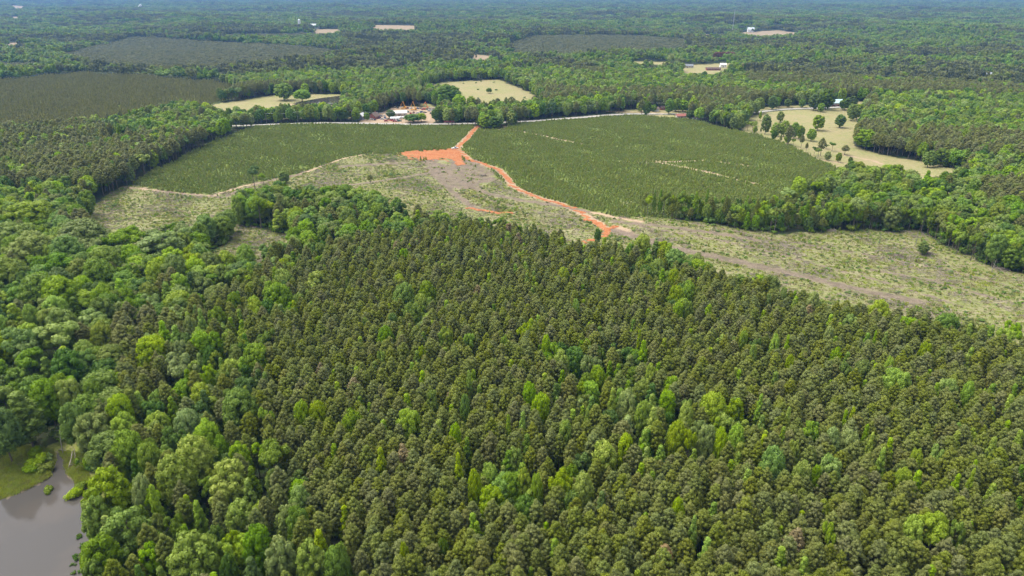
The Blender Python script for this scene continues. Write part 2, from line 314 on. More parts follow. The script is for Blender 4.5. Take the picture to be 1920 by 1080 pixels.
def ico(sub=1):
    t = (1 + 5 ** .5) / 2
    v = [(-1, t, 0), (1, t, 0), (-1, -t, 0), (1, -t, 0), (0, -1, t), (0, 1, t), (0, -1, -t), (0, 1, -t), (t, 0, -1), (t, 0, 1), (-t, 0, -1), (-t, 0, 1)]
    f = [(0, 11, 5), (0, 5, 1), (0, 1, 7), (0, 7, 10), (0, 10, 11), (1, 5, 9), (5, 11, 4), (11, 10, 2), (10, 7, 6), (7, 1, 8), (3, 9, 4), (3, 4, 2), (3, 2, 6), (3, 6, 8), (3, 8, 9), (4, 9, 5), (2, 4, 11), (6, 2, 10), (8, 6, 7), (9, 8, 1)]
    v = [np.array(a) / np.linalg.norm(a) for a in v]
    for _ in range(sub):
        c = {}; g = []
        def mid(a, b):
            q = (min(a, b), max(a, b))
            if q not in c:
                p = v[a] + v[b]; v.append(p / np.linalg.norm(p)); c[q] = len(v) - 1
            return c[q]
        for a, b, d in f:
            x, y, z = mid(a, b), mid(b, d), mid(d, a); g += [(a, x, z), (b, y, x), (d, z, y), (x, y, z)]
        f = g
    return np.array(v), np.array(f)
ICO0, ICO1 = ico(0), ico(1)
def foliage(C, Rb, n, size, seed, flat=.8, asp=.55, core=True, up=.25, lod=1, rag=.34):
    """leafy masses: blob centres C, radii Rb, n leaves each; returns V, F(tri), tint"""
    g = np.random.default_rng(seed)
    V, F, T = [], [], []; o = 0
    C = np.asarray(C, float); Rb = np.asarray(Rb, float)
    iv, jf = ICO1 if lod else ICO0
    bt = g.random(len(C))
    if core:
        for c, r, t in zip(C, Rb, bt):
            q = iv * (r * .70) * (1 + .22 * (g.random((len(iv), 1)) - .5)) * np.array([1, 1, flat])
            V.append(q + c); F.append(jf + o); o += len(iv); T.append(np.clip(t * .5 + .15 * g.random(len(iv)), 0, 1))
    N_ = len(C) * n
    d = g.normal(size=(N_, 3)); d[:, 2] += up; d /= np.linalg.norm(d, axis=1)[:, None]
    k = np.repeat(np.arange(len(C)), n)
    p = C[k] + d * (Rb[k] * (.72 + (rag + .12) * g.random(N_)))[:, None] * np.array([1, 1, flat])
    nn = d + .30 * g.normal(size=(N_, 3)); nn /= np.linalg.norm(nn, axis=1)[:, None]
    a = np.cross(nn, g.normal(size=(N_, 3))); a /= np.linalg.norm(a, axis=1)[:, None] + 1e-9
    b = np.cross(nn, a); s = size * (.6 + .8 * g.random(N_))[:, None]
    tri = np.stack([p + a * s, p - a * s * .6 + b * s * asp, p - a * s * .6 - b * s * asp], 1).reshape(-1, 3)
    V.append(tri); F.append(np.arange(N_ * 3).reshape(-1, 3) + o)
    T.append(np.repeat(np.clip(bt[k] * .6 + .5 * g.random(N_), 0, 1), 3))
    return np.concatenate(V), np.concatenate(F), np.concatenate(T)
def tube(pts, rad, sides=6):
    """tapered tube through pts"""
    V = []; F = []
    pts = [np.array(p, float) for p in pts]
    for i, p in enumerate(pts):
        d = pts[min(i + 1, len(pts) - 1)] - pts[max(i - 1, 0)]; d /= np.linalg.norm(d) + 1e-9
        a = np.cross(d, (0, 0, 1.) if abs(d[2]) < .9 else (1., 0, 0)); a /= np.linalg.norm(a); b = np.cross(d, a)
        for s in range(sides):
            t = 2 * PI * s / sides; V.append(p + rad[i] * (a * math.cos(t) + b * math.sin(t)))
    for i in range(len(pts) - 1):
        for s in range(sides):
            s2 = (s + 1) % sides; F.append((i * sides + s, i * sides + s2, (i + 1) * sides + s2, (i + 1) * sides + s))
    return np.array(V), np.array(F)
def cat(parts):
    V = []; F = []; o = 0
    for v, f in parts: V.append(v); F.append(np.asarray(f) + o); o += len(v)
    return np.concatenate(V), np.concatenate(F)
def woody(seed, h, base, r0, limbs, spread, lean=.3):
    g = np.random.default_rng(seed)
    ax = g.normal(size=2) * lean
    pts = [np.array([ax[0] * t * t, ax[1] * t * t, h * t]) for t in (0, .25, .5, .75, 1)]
    parts = [tube(pts, [r0, r0 * .8, r0 * .6, r0 * .4, r0 * .12])]
    for i in range(limbs):
        t = base / h + (1 - base / h) * (i + .3) / limbs * .85; a = i * 2.4 + g.random()
        p = np.array([ax[0] * t * t, ax[1] * t * t, h * t]); L = spread * (.5 + .5 * g.random()) * (1 - .45 * (i / limbs))
        q = p + np.array([math.cos(a) * L * .5, math.sin(a) * L * .5, L * .28]); e = p + np.array([math.cos(a) * L, math.sin(a) * L, L * .55])
        parts.append(tube([p, q, e], [r0 * .34, r0 * .22, r0 * .07], 4))
    return cat(parts)
def crown_pine(seed, lod=1):
    g = np.random.default_rng(seed); C = []; Rb = []
    n = 84; Rm = 2.55 + .35 * g.random(); top = 15.0; bot = 7.9 - 1.4 * g.random(); ex = 1.7 + 1.5 * g.random()
    lob = g.uniform(0, 2 * PI, 3)
    for i in range(n):
        t = (i + .5) / n; z = bot + (top - bot) * t
        a = i * 2.399 + g.random() * .5
        env = Rm * (1 - t ** ex) ** .8 * (.55 + .45 * min(1, t * 3.2)) * (1 + .13 * math.sin(3 * a + lob[0]) + .10 * math.sin(2 * a + 5 * t + lob[1]))
        r = env * (.62 + .38 * math.sqrt(g.random()))
        C.append((r * math.cos(a), r * math.sin(a), z - .25 * r / Rm + .22 * g.normal())); Rb.append(.34 + .26 * g.random() + .10 * (1 - t))
    for i in range(5): C.append((g.normal() * .3, g.normal() * .3, bot + 1.2 + i * (top - bot) * .15)); Rb.append(1.5 - .18 * i)
    return (C, Rb)
def crown_round(seed):
    g = np.random.default_rng(seed); C = []; Rb = []
    n = 46
    lob = g.normal(size=(5, 3)); lob /= np.linalg.norm(lob, axis=1)[:, None]
    for i in range(n):
        z = 1 - (i + .5) / n * 1.62; a = i * 2.399 + .5 * g.random(); rr = math.sqrt(max(0, 1 - z * z))
        d = np.array([rr * math.cos(a), rr * math.sin(a), z]); k = 1 + .22 * max(0, (lob @ d).max() - .6) / .4 - .10 * g.random()
        rb = 1.0 + .75 * g.random()
        C.append((d[0] * (4.6 - rb * .8) * k, d[1] * (4.6 - rb * .8) * k, 8.3 + d[2] * 5.2 * k)); Rb.append(rb)
    for i in range(8):
        C.append(tuple(g.normal(size=3) * (1.5, 1.5, 1.4) + (0, 0, 9.2))); Rb.append(1.8)
    return C, Rb
def crown_full(seed):
    g = np.random.default_rng(seed); C = []; Rb = []
    n = 50
    for i in range(n):
        z = 1 - (i + .5) / n * 1.95; a = i * 2.399 + .6 * g.random(); rr = math.sqrt(max(0, 1 - z * z)); k = .86 + .26 * g.random()
        d = np.array([rr * math.cos(a), rr * math.sin(a), z]); rb = .75 + .6 * g.random()
        C.append((d[0] * 3.7 * k, d[1] * 3.7 * k, 7.6 + d[2] * 5.6 * k)); Rb.append(rb)
    for i in range(6): C.append(tuple(g.normal(size=3) * (1.2, 1.2, 1.6) + (0, 0, 7.6))); Rb.append(1.8)
    return C, Rb
def crown_cone(seed):
    g = np.random.default_rng(seed); C = []; Rb = []
    n = 30
    for i in range(n):
        t = (i + .5) / n; z = 3.6 + 10.9 * t; env = 2.5 * (1 - t ** 1.5) * (.55 + .45 * min(1, t * 4)) + .05
        a = i * 2.399 + g.random() * .7; r = env * (.55 + .35 * g.random())
        C.append((r * math.cos(a), r * math.sin(a), z)); Rb.append(.45 + .55 * g.random() * (1 - t * .4) + .2 * (1 - t))
    return C, Rb
def crown_open(seed):
    g = np.random.default_rng(seed); C = []; Rb = []
    for j in range(6):
        a = j * 1.05 + g.random() * .5; rr = 2.9 * math.sqrt(g.random()) if j else 0; zc = 9.2 + 3.6 * g.random()
        cx, cy = rr * math.cos(a), rr * math.sin(a)
        for i in range(8):
            d = g.normal(size=3); d /= np.linalg.norm(d); d[2] = abs(d[2]) * 1.1 - .35
            C.append((cx + d[0] * 1.35, cy + d[1] * 1.35, zc + d[2] * 1.35)); Rb.append(.65 + .5 * g.random())
    return C, Rb
def gen(shape, seed, lod):
    if shape == 'pine':
        C, Rb = crown_pine(seed)
        fol = foliage(C, Rb, (62, 20)[lod < 1], (.22, .40)[lod < 1], seed, .9, .42, rag=.3)
        wd = woody(seed, 14.4, 8, .20, 7, 2.0, .25)
    elif shape == 'cone':
        C, Rb = crown_cone(seed); fol = foliage(C, Rb, (110, 32)[lod < 1], (.28, .5)[lod < 1], seed, .95, .7); wd = woody(seed, 13.8, 3.5, .16, 6, 1.4, .2)
    elif shape == 'open':
        C, Rb = crown_open(seed); fol = foliage(C, Rb, (120, 34)[lod < 1], (.30, .55)[lod < 1], seed, .85, .7); wd = woody(seed, 13, 4.5, .26, 8, 3.0, .8)
    else:
        C, Rb = (crown_full if shape == 'full' else crown_round)(seed); fol = foliage(C, Rb, (150, 40)[lod < 1], (.34, .62)[lod < 1], seed, .85, .7); wd = woody(seed, 12.5, 4, .30, 8, 3.4, .5)
    return fol, wd
_wd = {}
def tree_meshes(shape, seed, tintmat, lod=1):
    """separate crown and trunk meshes"""
    key = (shape, seed)
    if key not in _wd: _wd[key] = gen(shape, seed, 1)
    (V, F, T), (TV, TF) = _wd[key]
    return mesh_from('crown', V, F, [M[tintmat]], tint=T), mesh_from('trunk', TV, TF, [M['pbark' if shape == 'pine' else 'bark']], smooth=True)
_protos = {}
def proto(shape, seed, tintmat, lod):
    key = (shape, seed, tintmat, lod)
    if key in _protos: return _protos[key]
    (V, F, T), (TV, TF) = gen(shape, seed, lod)
    me = mesh_from(shape + '_tree_mesh', np.concatenate([V, TV]), [F, TF + len(V)], [M[tintmat], M['pbark' if shape == 'pine' else 'bark']], midx=np.concatenate([np.zeros(len(F)), np.ones(len(TF))]), tint=np.concatenate([T, np.zeros(len(TV))]))
    _protos[key] = bpy.data.objects.new('source_tree', me); return _protos[key]
def clump(shape, seed, mats, n, span, hmul=1.0):
    """a patch of canopy: several crowns, far away"""
    g = np.random.default_rng(seed); Vs, Fs, Ts, Ms = [], [], [], []; o = 0
    for i in range(n):
        C = []; Rb = []
        a = i * 2.4; r = span * math.sqrt((i + .5) / n) * .52
        cx, cy, ch = r * math.cos(a) + g.normal() * span * .05, r * math.sin(a) + g.normal() * span * .05, g.uniform(.82, 1.15)
        sz = span / math.sqrt(n) * .56
        if shape == 'pine': sz *= .85
        for q in range(7 if shape != 'pine' else 5):
            d = g.normal(size=3); d /= np.linalg.norm(d); d[2] = abs(d[2]) if q else 1
            C.append((cx + d[0] * sz * .5, cy + d[1] * sz * .5, (12.6 if shape != 'pine' else 13) * ch * hmul - (1 - d[2]) * 3 - 1.5)); Rb.append(sz * (.5 if shape != 'pine' else .42) * g.uniform(.8, 1.2))
        C.append((cx, cy, 7.5 * ch * hmul)); Rb.append(sz * .75)
        V, F, T = foliage(C, Rb, 16, .95, seed * 31 + i, 1.0 if shape == 'pine' else .9, .7, lod=0)
        Vs.append(V); Fs.append(F + o); Ts.append(T); Ms.append(np.full(len(F), g.integers(len(mats)))); o += len(V)
    me = mesh_from('canopy_mesh', np.concatenate(Vs), np.concatenate(Fs), [M[m] for m in mats], midx=np.concatenate(Ms), tint=np.concatenate(Ts))
    return bpy.data.objects.new('source_canopy', me)

# ------------------------------------------------------------------ scene helpers
def tag(o, label=None, cat_=None, group=None, kind=None):
    if label: o['label'] = label
    if cat_: o['category'] = cat_
    if group: o['group'] = group
    if kind: o['kind'] = kind
    return o
def link(name, me, parent=None):
    o = bpy.data.objects.new(name, me); COL.objects.link(o)
    if parent: o.parent = parent
    return o
def empty(name, loc, rz=0, **k):
    o = bpy.data.objects.new(name, None); COL.objects.link(o); o.location = loc; o.rotation_euler = (0, 0, rz); o.empty_display_size = .5
    return tag(o, **k)
def scatter(name, label, cat_, pts, rot, scl, pick, protos):
    """ONE stuff object whose geometry nodes set PROTOS on its points"""
    n = len(pts); me = bpy.data.meshes.new(name); me.vertices.add(n)
    me.vertices.foreach_set('co', np.asarray(pts, np.float32).ravel())
    a = me.attributes.new('rot', 'FLOAT_VECTOR', 'POINT'); a.data.foreach_set('vector', np.asarray(rot, np.float32).ravel())
    a = me.attributes.new('scl', 'FLOAT_VECTOR', 'POINT'); a.data.foreach_set('vector', np.asarray(scl, np.float32).ravel())
    a = me.attributes.new('pick', 'INT', 'POINT'); a.data.foreach_set('value', np.asarray(pick, np.int32))
    o = link(name, me); tag(o, label, cat_, None, 'stuff')
    ng = bpy.data.node_groups.new(name, 'GeometryNodeTree')
    ng.interface.new_socket('Geometry', in_out='INPUT', socket_type='NodeSocketGeometry'); ng.interface.new_socket('Geometry', in_out='OUTPUT', socket_type='NodeSocketGeometry')
    gi = ng.nodes.new('NodeGroupInput'); go = ng.nodes.new('NodeGroupOutput'); L = ng.links.new
    def na(nm, ty):
        q = ng.nodes.new('GeometryNodeInputNamedAttribute'); q.data_type = ty; q.inputs[0].default_value = nm; return q.outputs[0]
    rt, sl, pk = na('rot', 'FLOAT_VECTOR'), na('scl', 'FLOAT_VECTOR'), na('pick', 'INT')
    e2r = ng.nodes.new('FunctionNodeEulerToRotation'); L(rt, e2r.inputs[0])
    jn = ng.nodes.new('GeometryNodeJoinGeometry')
    for i, pr in enumerate(protos):
        oi = ng.nodes.new('GeometryNodeObjectInfo'); oi.inputs[0].default_value = pr; oi.inputs['As Instance'].default_value = False
        cp = ng.nodes.new('FunctionNodeCompare'); cp.data_type = 'INT'; cp.operation = 'EQUAL'; L(pk, cp.inputs[2]); cp.inputs[3].default_value = i
        ip = ng.nodes.new('GeometryNodeInstanceOnPoints'); L(gi.outputs[0], ip.inputs['Points']); L(cp.outputs[0], ip.inputs['Selection']); L(oi.outputs['Geometry'], ip.inputs['Instance']); L(e2r.outputs[0], ip.inputs['Rotation']); L(sl, ip.inputs['Scale'])
        L(ip.outputs[0], jn.inputs[0])
    L(jn.outputs[0], go.inputs[0])
    md = o.modifiers.new('scatter', 'NODES'); md.node_group = ng
    return o
def jgrid(sp, r0, r1, fov=41.0, seed=1, jit=.5):
    """jittered grid of points in the view wedge"""
    g = np.random.default_rng(seed); X = math.sin(R_(fov)) * r1 + sp * 2
    nx = int(2 * X / sp) + 1; ny = int((r1 - r0 * .6) / sp) + 1
    x, y = np.meshgrid(np.arange(nx) * sp - X, np.arange(ny) * sp + r0 * .6)
    x = x.astype(float); y = y.astype(float)
    x += (np.arange(ny)[:, None] % 2) * sp * .5
    x = x.ravel(); y = y.ravel(); x += g.uniform(-jit, jit, x.size) * sp; y += g.uniform(-jit, jit, y.size) * sp
    r = np.hypot(x, y); a = np.degrees(np.arctan2(x, y))
    k = (r > r0) & (r <= r1) & ((np.abs(a) < fov) | (np.abs(x) < 110 + .82 * y))
    k &= (np.abs(a) < 60)
    return x[k], y[k]

# ------------------------------------------------------------------ the land
def build_ground():
    na, r = 1000, [55.0]
    while r[-1] < 16000: r.append(r[-1] * 1.0042 + .02)
    r = np.array(r); a = np.radians(np.linspace(-58, 58, na)); nr = len(r)
    A, Rr = np.meshgrid(a, r); x = (Rr * np.sin(A)).ravel(); y = (Rr * np.cos(A)).ravel()
    z = H(x, y); V = np.stack([x, y, z], 1)
    i = np.arange(nr - 1)[:, None] * na + np.arange(na - 1)[None]; i = i.ravel()
    F = np.stack([i, i + 1, i + na + 1, i + na], 1)
    me = mesh_from('ground', V, F, [M['ground']], smooth=True)
    c = cover(x, y); rr = np.hypot(x, y)
    def att(nm, v): q = me.attributes.new(nm, 'FLOAT', 'POINT'); q.data.foreach_set('value', np.asarray(v, np.float32))
    n = wav(x, y, 7, 4, 8) * .5
    att('past', (c == 5)); att('cut', c == 4); att('sap', (c == 3) | (c == 2)); att('field', c == 9); att('bank', inside(BANK, x + n, y) | inside(BANK2, x + n, y))
    near = (rr < 1500) & (rr > 150); xn, yn = x[near], y[near]; nn = n[near]
    t = np.zeros(len(xn)); g = np.zeros(len(xn))
    for ln, wd in TANL: t = np.maximum(t, 1 - sstep(wd * .5, wd * 1.1, segdist(ln, xn, yn) + nn * 1.1))
    t = np.maximum(t, inside(YARD, xn, yn) * .9)
    for ln, wd in GREYL: g = np.maximum(g, .9 * (1 - sstep(wd * .5, wd * 1.5, segdist(ln, xn, yn) + nn * 1.6)))
    for q in GREYP: g = np.maximum(g, inside(q, xn + nn * 4 + 3 * wav(xn, yn, 22, 6, 6), yn + nn * 4 + 5 * wav(xn, yn, 26, 2, 6)) * (.62 + .3 * (nn > -.4)))
    T = np.zeros(len(x)); T[near] = t; G = np.zeros(len(x)); G[near] = g
    att('tan', T); att('grey', G)
    mk = np.zeros(len(x)); nz = rr < 330
    d = segdist(POND, x[nz], y[nz], True); mk[nz] = (1 - sstep(.3, 1.2, d + n[nz] * .5)) * .9; mk[nz] = np.maximum(mk[nz], inside(POND, x[nz], y[nz]))
    att('mud', mk); dd = np.full(len(x), 99.); dd[nz] = d; A_ = me.attributes['bank']; bk = np.maximum(inside(BANK, x + n, y) | inside(BANK2, x + n, y), .8 * (dd < 4.5)); A_.data.foreach_set('value', bk.astype(np.float32))
    tag(link('ground', me), kind='structure')
build_ground()
def sheet(name, inside_fn, bounds, step, lift, m):
    """a ragged-edged draped sheet"""
    x0, y0, x1, y1 = bounds; xs = np.arange(x0, x1, step); ys = np.arange(y0, y1, step)
    X, Y = np.meshgrid(xs, ys); nx = len(xs); ny = len(ys); X = X.ravel(); Y = Y.ravel()
    i = (np.arange(ny - 1)[:, None] * nx + np.arange(nx - 1)[None]).ravel()
    ok = inside_fn(X[i] + step / 2, Y[i] + step / 2); i = i[ok]
    F = np.stack([i, i + 1, i + nx + 1, i + nx], 1)
    u, inv = np.unique(F, return_inverse=True); X, Y = X[u], Y[u]
    V = np.stack([X, Y, H(X, Y) + lift], 1)
    return tag(link(name, mesh_from(name, V, inv.reshape(-1, 4), [m], smooth=True)), kind='structure')
def bb(*ps, pad=8):
    q = np.concatenate(ps); return q[:, 0].min() - pad, q[:, 1].min() - pad, q[:, 0].max() + pad, q[:, 1].max() + pad
ORL = [(P('897,236 889,244 883,253 872,266 862,274 855,282'), 2.3), (P('855,282 862,292 880,302 905,309 935,319 952,335'), 1.7), (P('952,335 958,346 975,356 1010,369 1050,379 1075,388 1092,398 1103,410'), 1.5), (P('1103,410 1125,420 1137,430 1136,442'), 2.3), (P('1120,448 1098,452'), 1.6), (P('880,390 905,394 930,397 958,396'), 1.5), (P('1137,430 1150,426'), 2.2),(P('850,295 864,310'), 3.2)]
ORP = P('745,288 770,284 820,283 855,279 872,292 876,300 862,303 830,300 805,302 780,300 762,296')
def or_in(x, y):
    n = wav(x, y, 6, 5, 8) * .45; k = inside(ORP, x + n * 4.5, y + n * 6)
    for ln, wd in ORL: k |= (segdist(ln, x, y) + n * 1.3) < wd * .92
    return k
sheet('dirt_road', or_in, bb(ORP, *[q[0] for q in ORL]), .9, .10, M['clay'])
sheet('road', lambda x, y: segdist(ROAD, x, y) < 3.4, bb(ROAD), 1.6, .12, M['asphalt'])
def pond(name, poly, z, m, grow=1.0):
    c = poly.mean(0); q = c + (poly - c) * grow
    me = bpy.data.meshes.new(name); me.from_pydata([(a, b, z) for a, b in q], [], [list(range(len(q)))]); me.materials.append(m)
    return tag(link(name, me), kind='structure')
pond('pond_water', POND, -.42, M['water'], 1.04)
_p2 = POND2.mean(0)
pond('distant_pond_water', POND2, Hs(*_p2) + 1.5, M['water2'])

# ------------------------------------------------------------------ trees named in the photo, told by where their crowns stand
# u, v of the crown's middle, width of the crown in photo px, look: b bright, p pale, g mid, d deep, o olive, c cone, r rusty pine
SPEC = '''1707,613,38,b 1290,553,26,b 1287,590,24,g 1270,592,22,b 757,482,18,b 675,480,20,g 953,455,18,b 973,488,22,b 1057,525,26,b 943,497,11,c 927,497,11,c 988,540,12,c 1107,515,13,c 1080,587,17,b
750,533,20,b 757,560,44,g 803,553,36,g 790,573,26,b 773,595,34,g 737,612,18,g 723,640,34,g 687,617,20,g 837,637,30,b 880,647,22,b 790,673,20,b 717,680,18,p 947,653,18,b 985,622,34,b 1025,657,20,b 1043,663,24,b 1052,682,34,b 1097,690,32,p 1197,650,11,c 1205,670,22,c
1220,707,26,b 1233,510,24,p 1240,532,16,c 1262,530,20,b 1267,560,26,b 1203,470,34,b 1180,480,24,g 1253,484,20,c 1132,473,16,c 1053,487,14,b 660,803,42,g 767,800,44,b 810,760,28,p 853,827,25,b 880,732,15,c 873,773,20,g 953,817,15,c 980,810,18,c 993,747,28,b 1013,770,38,b 1060,820,30,p
1100,800,16,c 1133,863,48,p 983,910,30,b 1050,912,48,b 1007,925,24,b 1095,925,40,p 1223,797,26,c 1207,837,26,c 1173,760,34,p 1205,782,30,p 1267,823,34,b 1173,845,32,b 1147,763,18,c 1270,973,28,b 717,883,22,c 860,893,18,c 890,917,26,b 832,1033,26,d 643,1060,28,g 760,1057,20,b
1290,832,30,b 1325,829,32,p 1350,836,24,b 1378,830,32,b 1337,772,50,b 1285,787,26,b 1423,770,15,c 1450,873,42,g 1463,838,16,c 1487,855,26,b 1518,820,34,b 1473,803,14,c 1558,838,30,p 1590,840,38,p 1555,885,42,p 1500,900,32,p 1528,902,24,b 1580,803,13,c 1594,797,14,c 1620,827,14,c 1663,853,20,c
1647,882,18,c 1627,853,14,c 1713,878,22,b 1687,913,30,b 1750,863,26,p 1787,925,17,c 1813,923,12,c 1820,897,13,c 1853,860,17,c 1773,740,32,p 1813,748,22,b 1750,750,14,c 1887,770,17,c 1903,843,17,c 1747,1010,64,b 1706,1009,32,b 1788,1009,30,p 1490,1023,40,r 1553,1010,25,b 1297,1013,19,c 1677,727,44,b
1900,623,30,b 1885,634,26,b 1593,610,28,p 1525,573,24,p 1552,637,18,p 1467,563,14,p 1440,573,12,p 1327,603,18,c 1392,647,16,b 1413,653,22,g 1450,657,18,b 1473,660,12,c 1410,677,16,b 1480,695,20,b 1582,705,26,g 1563,680,22,b 1613,703,30,g 1732,667,18,b 1657,647,14,c 1637,647,9,c 1662,700,16,b
47,790,62,t 173,810,52,p 226,772,40,b 450,770,60,g 353,800,42,p 243,850,52,g 233,806,42,b 283,865,42,g 387,823,42,b 367,862,58,p 517,865,58,g 567,785,28,b 597,783,34,b 500,787,28,b 450,860,44,b 430,910,70,p 333,900,62,p 203,932,74,b 178,965,44,p 267,927,32,p 293,950,19,c 240,1003,76,g
367,1053,84,b 560,987,40,g 483,1027,50,g 527,1049,54,p 583,1053,54,p 633,1062,44,g 190,1046,60,g 427,1066,30,d 230,557,24,c 193,593,40,o 117,567,55,b 63,607,24,b 7,627,26,b 305,470,80,o 155,450,74,o 333,513,40,g 290,520,28,b 240,460,58,b 533,533,40,p 507,547,30,b 593,533,42,p
525,562,48,g 440,572,26,g 470,520,17,c 460,487,34,p 287,667,48,b 290,643,28,p 360,620,24,p 333,642,22,c 380,612,16,c 377,652,36,b 400,647,34,g 407,600,34,g 500,637,34,g 483,677,44,g 333,697,50,p 310,637,22,c 60,470,62,o 20,520,60,o 80,560,54,g 40,660,60,g 110,650,66,p 130,700,50,d
165,690,44,g 175,740,30,g 90,750,48,g 2,806,52,d 8,750,44,g 120,620,50,g 190,530,50,g 110,510,56,g 60,410,64,b 20,450,60,o 130,480,50,g 200,500,48,g 250,590,30,g 140,790,40,g 128,745,40,p'''
spec = []
for t in SPEC.split():
    u, v, wpx, k = t.split(','); u, v, wpx = float(u), float(v), float(wpx)
    hz = 10.6 if k != 't' else 9.0
    x, y = ground(u, v, hz); sl = math.sqrt(x * x + y * y + (CAMH - hz) ** 2)
    spec.append((x, y, wpx * sl / FPX, k))
SPX = np.array([(s[0], s[1], s[2] / 2) for s in spec])
# single trees standing free: u, v of the foot, height px, width px, look, what it stands by
FREE = [('1533,243,25,18,g', 'leafy tree alone in the middle of the dry right-hand pasture'), ('1574,239,21,16,g', 'rounded small tree on the right-hand pasture, east of a taller one'), ('1462,230,18,12,o', 'thin sparse tree near the west side of the right-hand pasture'),
 ('1434,252,32,15,g', 'tall narrow tree at the west corner of the right-hand pasture'), ('1469,257,26,15,g', 'leafy tree in a loose row on the pasture, right of its paler twin'), ('1454,257,22,17,p', 'paler tree at the left end of the loose pasture row'),
 ('1488,261,26,15,g', 'tree in the middle of the loose pasture row'), ('1499,264,23,12,g', 'slim tree at the right end of the loose pasture row'), ('1520,266,20,15,g', 'bushy tree below the loose row in the right pasture'),
 ('1538,292,30,13,n', 'bare-trunked pine with small dark head at the pasture edge'), ('1560,282,15,11,d', 'compact dark green tree on the bare ground of the pasture'), ('1549,279,8,9,d', 'low dark bush beside a bare-trunked pine in the pasture'),
 ('1584,287,16,14,n', 'small open pine near the orange soil of the pasture'), ('1595,227,26,16,g', 'tree on the east side of the pasture, left of a fuller one'), ('1606,224,24,18,g', 'full tree at the east side of the pasture below the road'),
 ('1613,250,20,20,n', 'brown-headed pine where the pasture meets the woods'), ('1622,276,30,34,g', 'broad round tree at the wood corner of the right pasture'), ('1693,286,30,26,o', 'pale half-bare tree at the lower edge of the pasture wood'),
 ('1740,308,26,18,g', 'tree left of the pair on the narrow tail of the pasture'), ('1752,307,14,9,g', 'smallest tree on the narrow tail of the pasture'), ('1763,307,28,20,o', 'olive tree on the narrow tail of the pasture'), ('1802,308,22,28,p', 'light green domed tree at the right end of the pasture'),
 ('1525,208,26,20,d', 'deep green round tree beside the white road near the barn'), ('1538,211,14,11,g', 'small round tree between two big ones beside the white road'), ('1547,206,32,24,d', 'tallest deep green tree in front of the teal-roofed barn'), ('1503,203,14,11,g', 'small ball-shaped tree beyond the white road'),
 ('1503,196,14,12,n', 'dark brown pine on the grass beyond the white road'), ('1476,202,13,12,o', 'grey-green bush-like tree beyond the white road'), ('1483,197,18,12,g', 'green tree behind the grey-green one beyond the road'), ('1456,203,17,11,g', 'tree left of the mown grass beyond the road'),
 ('1446,207,22,14,d', 'dark tree touching the road at the pasture corner'), ('1583,206,18,17,d', 'dark tree right of the barn beside the road'), ('1594,206,22,18,d', 'second dark tree right of the barn beside the road'),
 ('843,200,34,46,d', 'large dark spreading oak at the left of the middle pasture'), ('862,206,26,24,b', 'yellow-green tree against the large oak of the middle pasture'), ('884,206,24,18,g', 'green tree right of the oak by the middle pasture'), ('897,206,22,14,n', 'dark pine at the near edge of the middle pasture'),
 ('933,198,16,13,n', 'leftmost of three lone pines on the middle pasture'), ('959,199,19,16,n', 'central and thickest of three lone pines on the middle pasture'), ('1002,197,17,14,n', 'rightmost of three lone pines on the middle pasture'), ('917,175,9,11,d', 'round bush alone in the centre of the middle pasture'),
 ('533,188,28,30,g', 'spreading tree at the head of the left pasture'), ('567,191,20,30,g', 'low wide tree above the dam of the far pond'), ('478,352,42,24,d', 'tall tree with bare pale trunk and round dark head in the cutover'), ('494,342,20,14,g', 'smaller tree right of the bare-trunked one in the cutover'),
 ('533,338,20,18,o', 'thin olive tree above the left woodland clump'), ('522,352,15,18,d', 'dark low tree behind the left woodland clump'), ('695,345,16,12,n', 'small lone pine beside the grey skid trail'), ('1120,458,28,12,d', 'narrow dark tree at the foot of the orange road'),
 ('912,242,24,24,g', 'tree at the left of the round thicket by the orange road mouth'), ('928,243,22,24,d', 'dark tree at the right of the round thicket by the orange road mouth'), ('901,236,20,18,g', 'tree behind the round thicket by the orange road mouth'), ('1731,470,20,16,o', 'scrubby tree alone in the right cutover'),
 ('450,425,50,18,g', 'slim tree at the left corner of the woodland clump'), ('490,428,56,30,g', 'tree with long pale bare trunk at the front of the clump'), ('1232,478,18,20,b', 'bright tree at the edge of the plantation by the trail'),
 ('688,228,14,10,g', 'tree right of the white-gabled house in the yard'), ('668,230,20,15,g', 'tree at the left end of the scrapyard, by the road'), ('733,222,14,16,d', 'dark tree in the middle of the scrapyard'), ('775,229,14,30,d', 'dark wide tree between the scrapyard and the road'), ('790,228,15,20,g', 'green tree between the scrapyard and the road'),
 ('1254,212,26,16,g', 'tall tree between the driveway and the white road'), ('1225,208,12,11,g', 'small tree on the grass by the roadside home'), ('1202,210,17,16,b', 'yellow-green tree in the fork of the dirt drives'), ('1267,206,22,20,g', 'round tree above the white road, west of two more'), ('1280,206,20,18,g', 'middle round tree above the white road'), ('1299,207,22,20,g', 'east round tree above the white road'),
 ('1293,224,16,14,d', 'dark tree between the red-roofed shed and the white house')]
free = []
for s, lab in FREE:
    q = s.split(','); u, v, hp, wp = map(float, q[:4]); x, y = ground(u, v)
    sl = math.sqrt(x * x + y * y + CAMH ** 2); dep = math.hypot(y * CP + CAMH * SP, 0)
    hm = hp * sl / FPX / math.cos(math.atan2(CAMH, math.hypot(x, y))) * .98
    free.append((x, y, hm, wp * sl / FPX, q[4], lab))
FRX = np.array([(f[0], f[1], f[3] / 2) for f in free])

